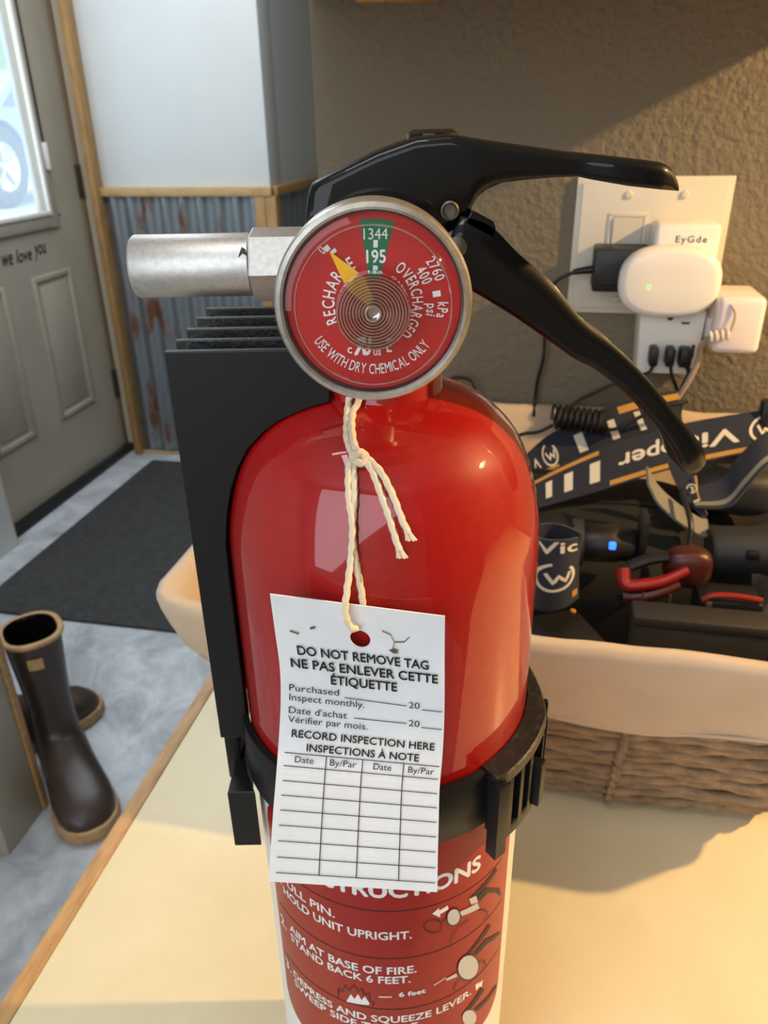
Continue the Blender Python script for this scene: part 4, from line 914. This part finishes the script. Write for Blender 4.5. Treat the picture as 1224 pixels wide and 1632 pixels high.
sw = cp.part('switch_frame', merge(box(83, 112.5, 496.8, 498.5, 249, 252, 0.4), box(83, 112.5, 496.8, 498.5, 308, 311, 0.4), box(83, 85.5, 496.8, 498.5, 252, 308, 0.4), box(110, 112.5, 496.8, 498.5, 252, 308, 0.4)), 'plate')
cp.part('rocker', prism([(497.6, 253), (495.0, 307), (499, 307), (499, 253)], 86.5, 109, 'yz', 0.4), 'plate', sw, smooth=False)
for x, z in ((96, 324), (138, 324), (96, 243), (138, 243)):
    s_ = cp.part('screw', lathe([(0, 1.8), (2.4, 1.5), (3.4, 0)], (x, 498, z), (0, -1, 0), 16), 'plate')
uc = Thing('usb_charger', (139, WY, 258), True, 'white wall charger printed EyGde above the oval device', 'charger')
uc.part('body', box(115.5, 163, 463, 497.6, 258, 306.5, 4, 3), 'white')
wf = lambda y: (lambda a, b: (a, y, b))
uc.part('lettering', text('EyGde', 131, 153.5, 293.2, 4.6, wf(462.8), 0.004, space=1.2), 'blackprint', smooth=False)
def stadium(cx, cz, hw, hh, y, n=40):
    R = []
    for k in range(n):
        a = 2 * math.pi * k / n; c, s = math.cos(a), math.sin(a); R.append((cx + hw * math.copysign(abs(c) ** 0.78, c), y, cz + hh * math.copysign(abs(s) ** 0.78, s)))
    return R
ov = Thing('oval_chime', (128, 462, 240), True, 'white rounded oval plug-in device with a green light', 'plug-in device')
ov.part('body', loft([stadium(129, 266, 33, 23, 462.9), stadium(129, 266, 36, 25.4, 461), stadium(129, 266, 37.2, 26.6, 456), stadium(129, 266, 37.0, 26.4, 449), stadium(129, 266, 35, 24.6, 446), stadium(129, 266, 31, 21, 445), stadium(129, 266, 16, 10, 444.6)]), 'white', angle=180)
ov.part('status_light', lathe([(0, 0.8), (1.5, 0.6), (1.8, 0)], (114, 445.2, 263), (0, -1, 0), 16), 'greenled')
ov.part('embossed_name', text('ring', 256, 276, -147.5, 6.0, lambda a, b: (-b, 444.9, a), 0.01), 'plate', smooth=False)
bp_ = Thing('black_adapter', (95, 490, 255), True, 'black power adapter block plugged in beside the oval device', 'adapter')
bp_.part('body', box(73, 114.8, 463, 497.4, 255, 287.5, 2), 'black')
bp_.part('printed_label', merge(*[sheet(lambda u, v, z=z: (80 + 24 * u, 462.8, z + 1.1 * v), 1, 1) for z in (262, 265.5, 269, 272.5, 276)]), 'darkgrey', smooth=False)
bp_.part('strain_relief', tube([(74, 478, 270), (66, 478, 269), (58, 478, 267.6)], [3.4, 2.2], 10), 'black')
bp_.part('cord', tube([(60, 478, 268), (48.0, 478.0, 262.2), (41.3, 480.0, 254.0), (37, 488, 235), (39.2, 495.0, 214.1), (39.8, 495.0, 192.1), (36.0, 497.0, 169.3), (35.3, 497.5, 152), (35.3, 488, 140)], 1.5, 8), 'black')
sp = Thing('outlet_extender', (138, WY, 192), True, 'white outlet extender with three black plugs under the oval device', 'outlet extender')
sp.part('body', prism([(112.5, 241), (115.5, 190), (161.5, 190), (163.0, 241)], 466, WY, 'xz', 2.5), 'white')
sp.part('socket_hole', lathe([(0, 0.3), (2.2, 0.3), (2.4, 0)], (136, 465.9, 236), (0, -1, 0), 16), 'black')
sp.part('slot', box(145, 151, 465.5, 466.5, 231.2, 232.8), 'black')
sp.part('usb_slot', box(155.6, 158, 465.5, 466.5, 204, 215, 0.3), 'black')
for k, (x, path) in enumerate(((126, [(126.5, 452, 203), (126, 456, 197), (124, 466, 190), (110.6, 480.0, 180.7), (86.6, 485.0, 166), (69.3, 488, 154), (60, 484, 140)]),
                               (138.5, [(139, 450, 203), (140.5, 450, 196), (146, 452, 184), (152, 454.0, 170), (152, 450, 150)]),
                               (150, [(150.5, 450, 203), (153.8, 450, 196), (151, 452, 184), (148.5, 452.0, 168), (146, 448, 150)]))):
    cw = 3.3 if k < 2 else 4.6
    t = Thing('charging_cable', (x, 460, 200), True, ('black cable in the left charging port of the outlet extender', 'black cable in the middle charging port of the outlet extender', 'thick black cable in the right charging port of the outlet extender')[k], 'cable', 'cables in the outlet extender')
    t.part('plug', box(x - cw, x + cw, 450, 465.8, 200, 214.5, 1.6), 'black'); t.part('cord', tube(path, 1.4 if k < 2 else 1.9, 8), 'black')
cu = Thing('cube_adapter', (184, 490, 215), True, 'warm white cube adapter at the right side of the outlet extender', 'adapter')
cu.part('body', box(164.5, 199, 438, 492, 215.5, 258, 5, 3), 'pinkwhite')
cu.part('seam', merge(box(164.2, 199.3, 461, 462, 220, 254)), 'greywire')
cu.part('prong_base', box(163.2, 165.5, 455, 480, 222, 238, 0.5), 'pinkwhite')
wrp = []
for k in range(4 * 12 + 1):
    t = k / 12.0; a = 2 * math.pi * t; wrp.append((160 + t * 3.8, 433.5 + 3 * math.cos(a), 229 + t * 0.8 + 3.6 * math.sin(a)))
wc = Thing('white_cable', (160, 455, 170), True, 'pale grey cable curled around itself beside the cube adapter', 'cable')
wc.part('curl', tube(wrp, 1.3, 8, smooth=1), 'wire')
wc.part('cord', tube([(160.5, 434, 228), (157, 440, 220), (158.5, 446, 207.6), (153.5, 447.0, 189.4), (147, 447.0, 173.5), (142, 440, 152)], 2.3, 8), 'greywire')
wc.part('loop', tube([(175.2, 434, 233), (177, 436.0, 245), (173, 438, 252), (166, 445, 254)], 0.8, 6), 'greywire')
single('loose_cord', tube([(-52, 490, 150), (-42.8, 490.0, 169.2), (-30.0, 492.0, 172.0), (-20.3, 492.0, 166.7), (-17, 490.0, 150)], 1.5, 8), 'black', (-35, 490, 150), True, 'short black cord loop at the wall behind the cylinder shoulder', 'cord')
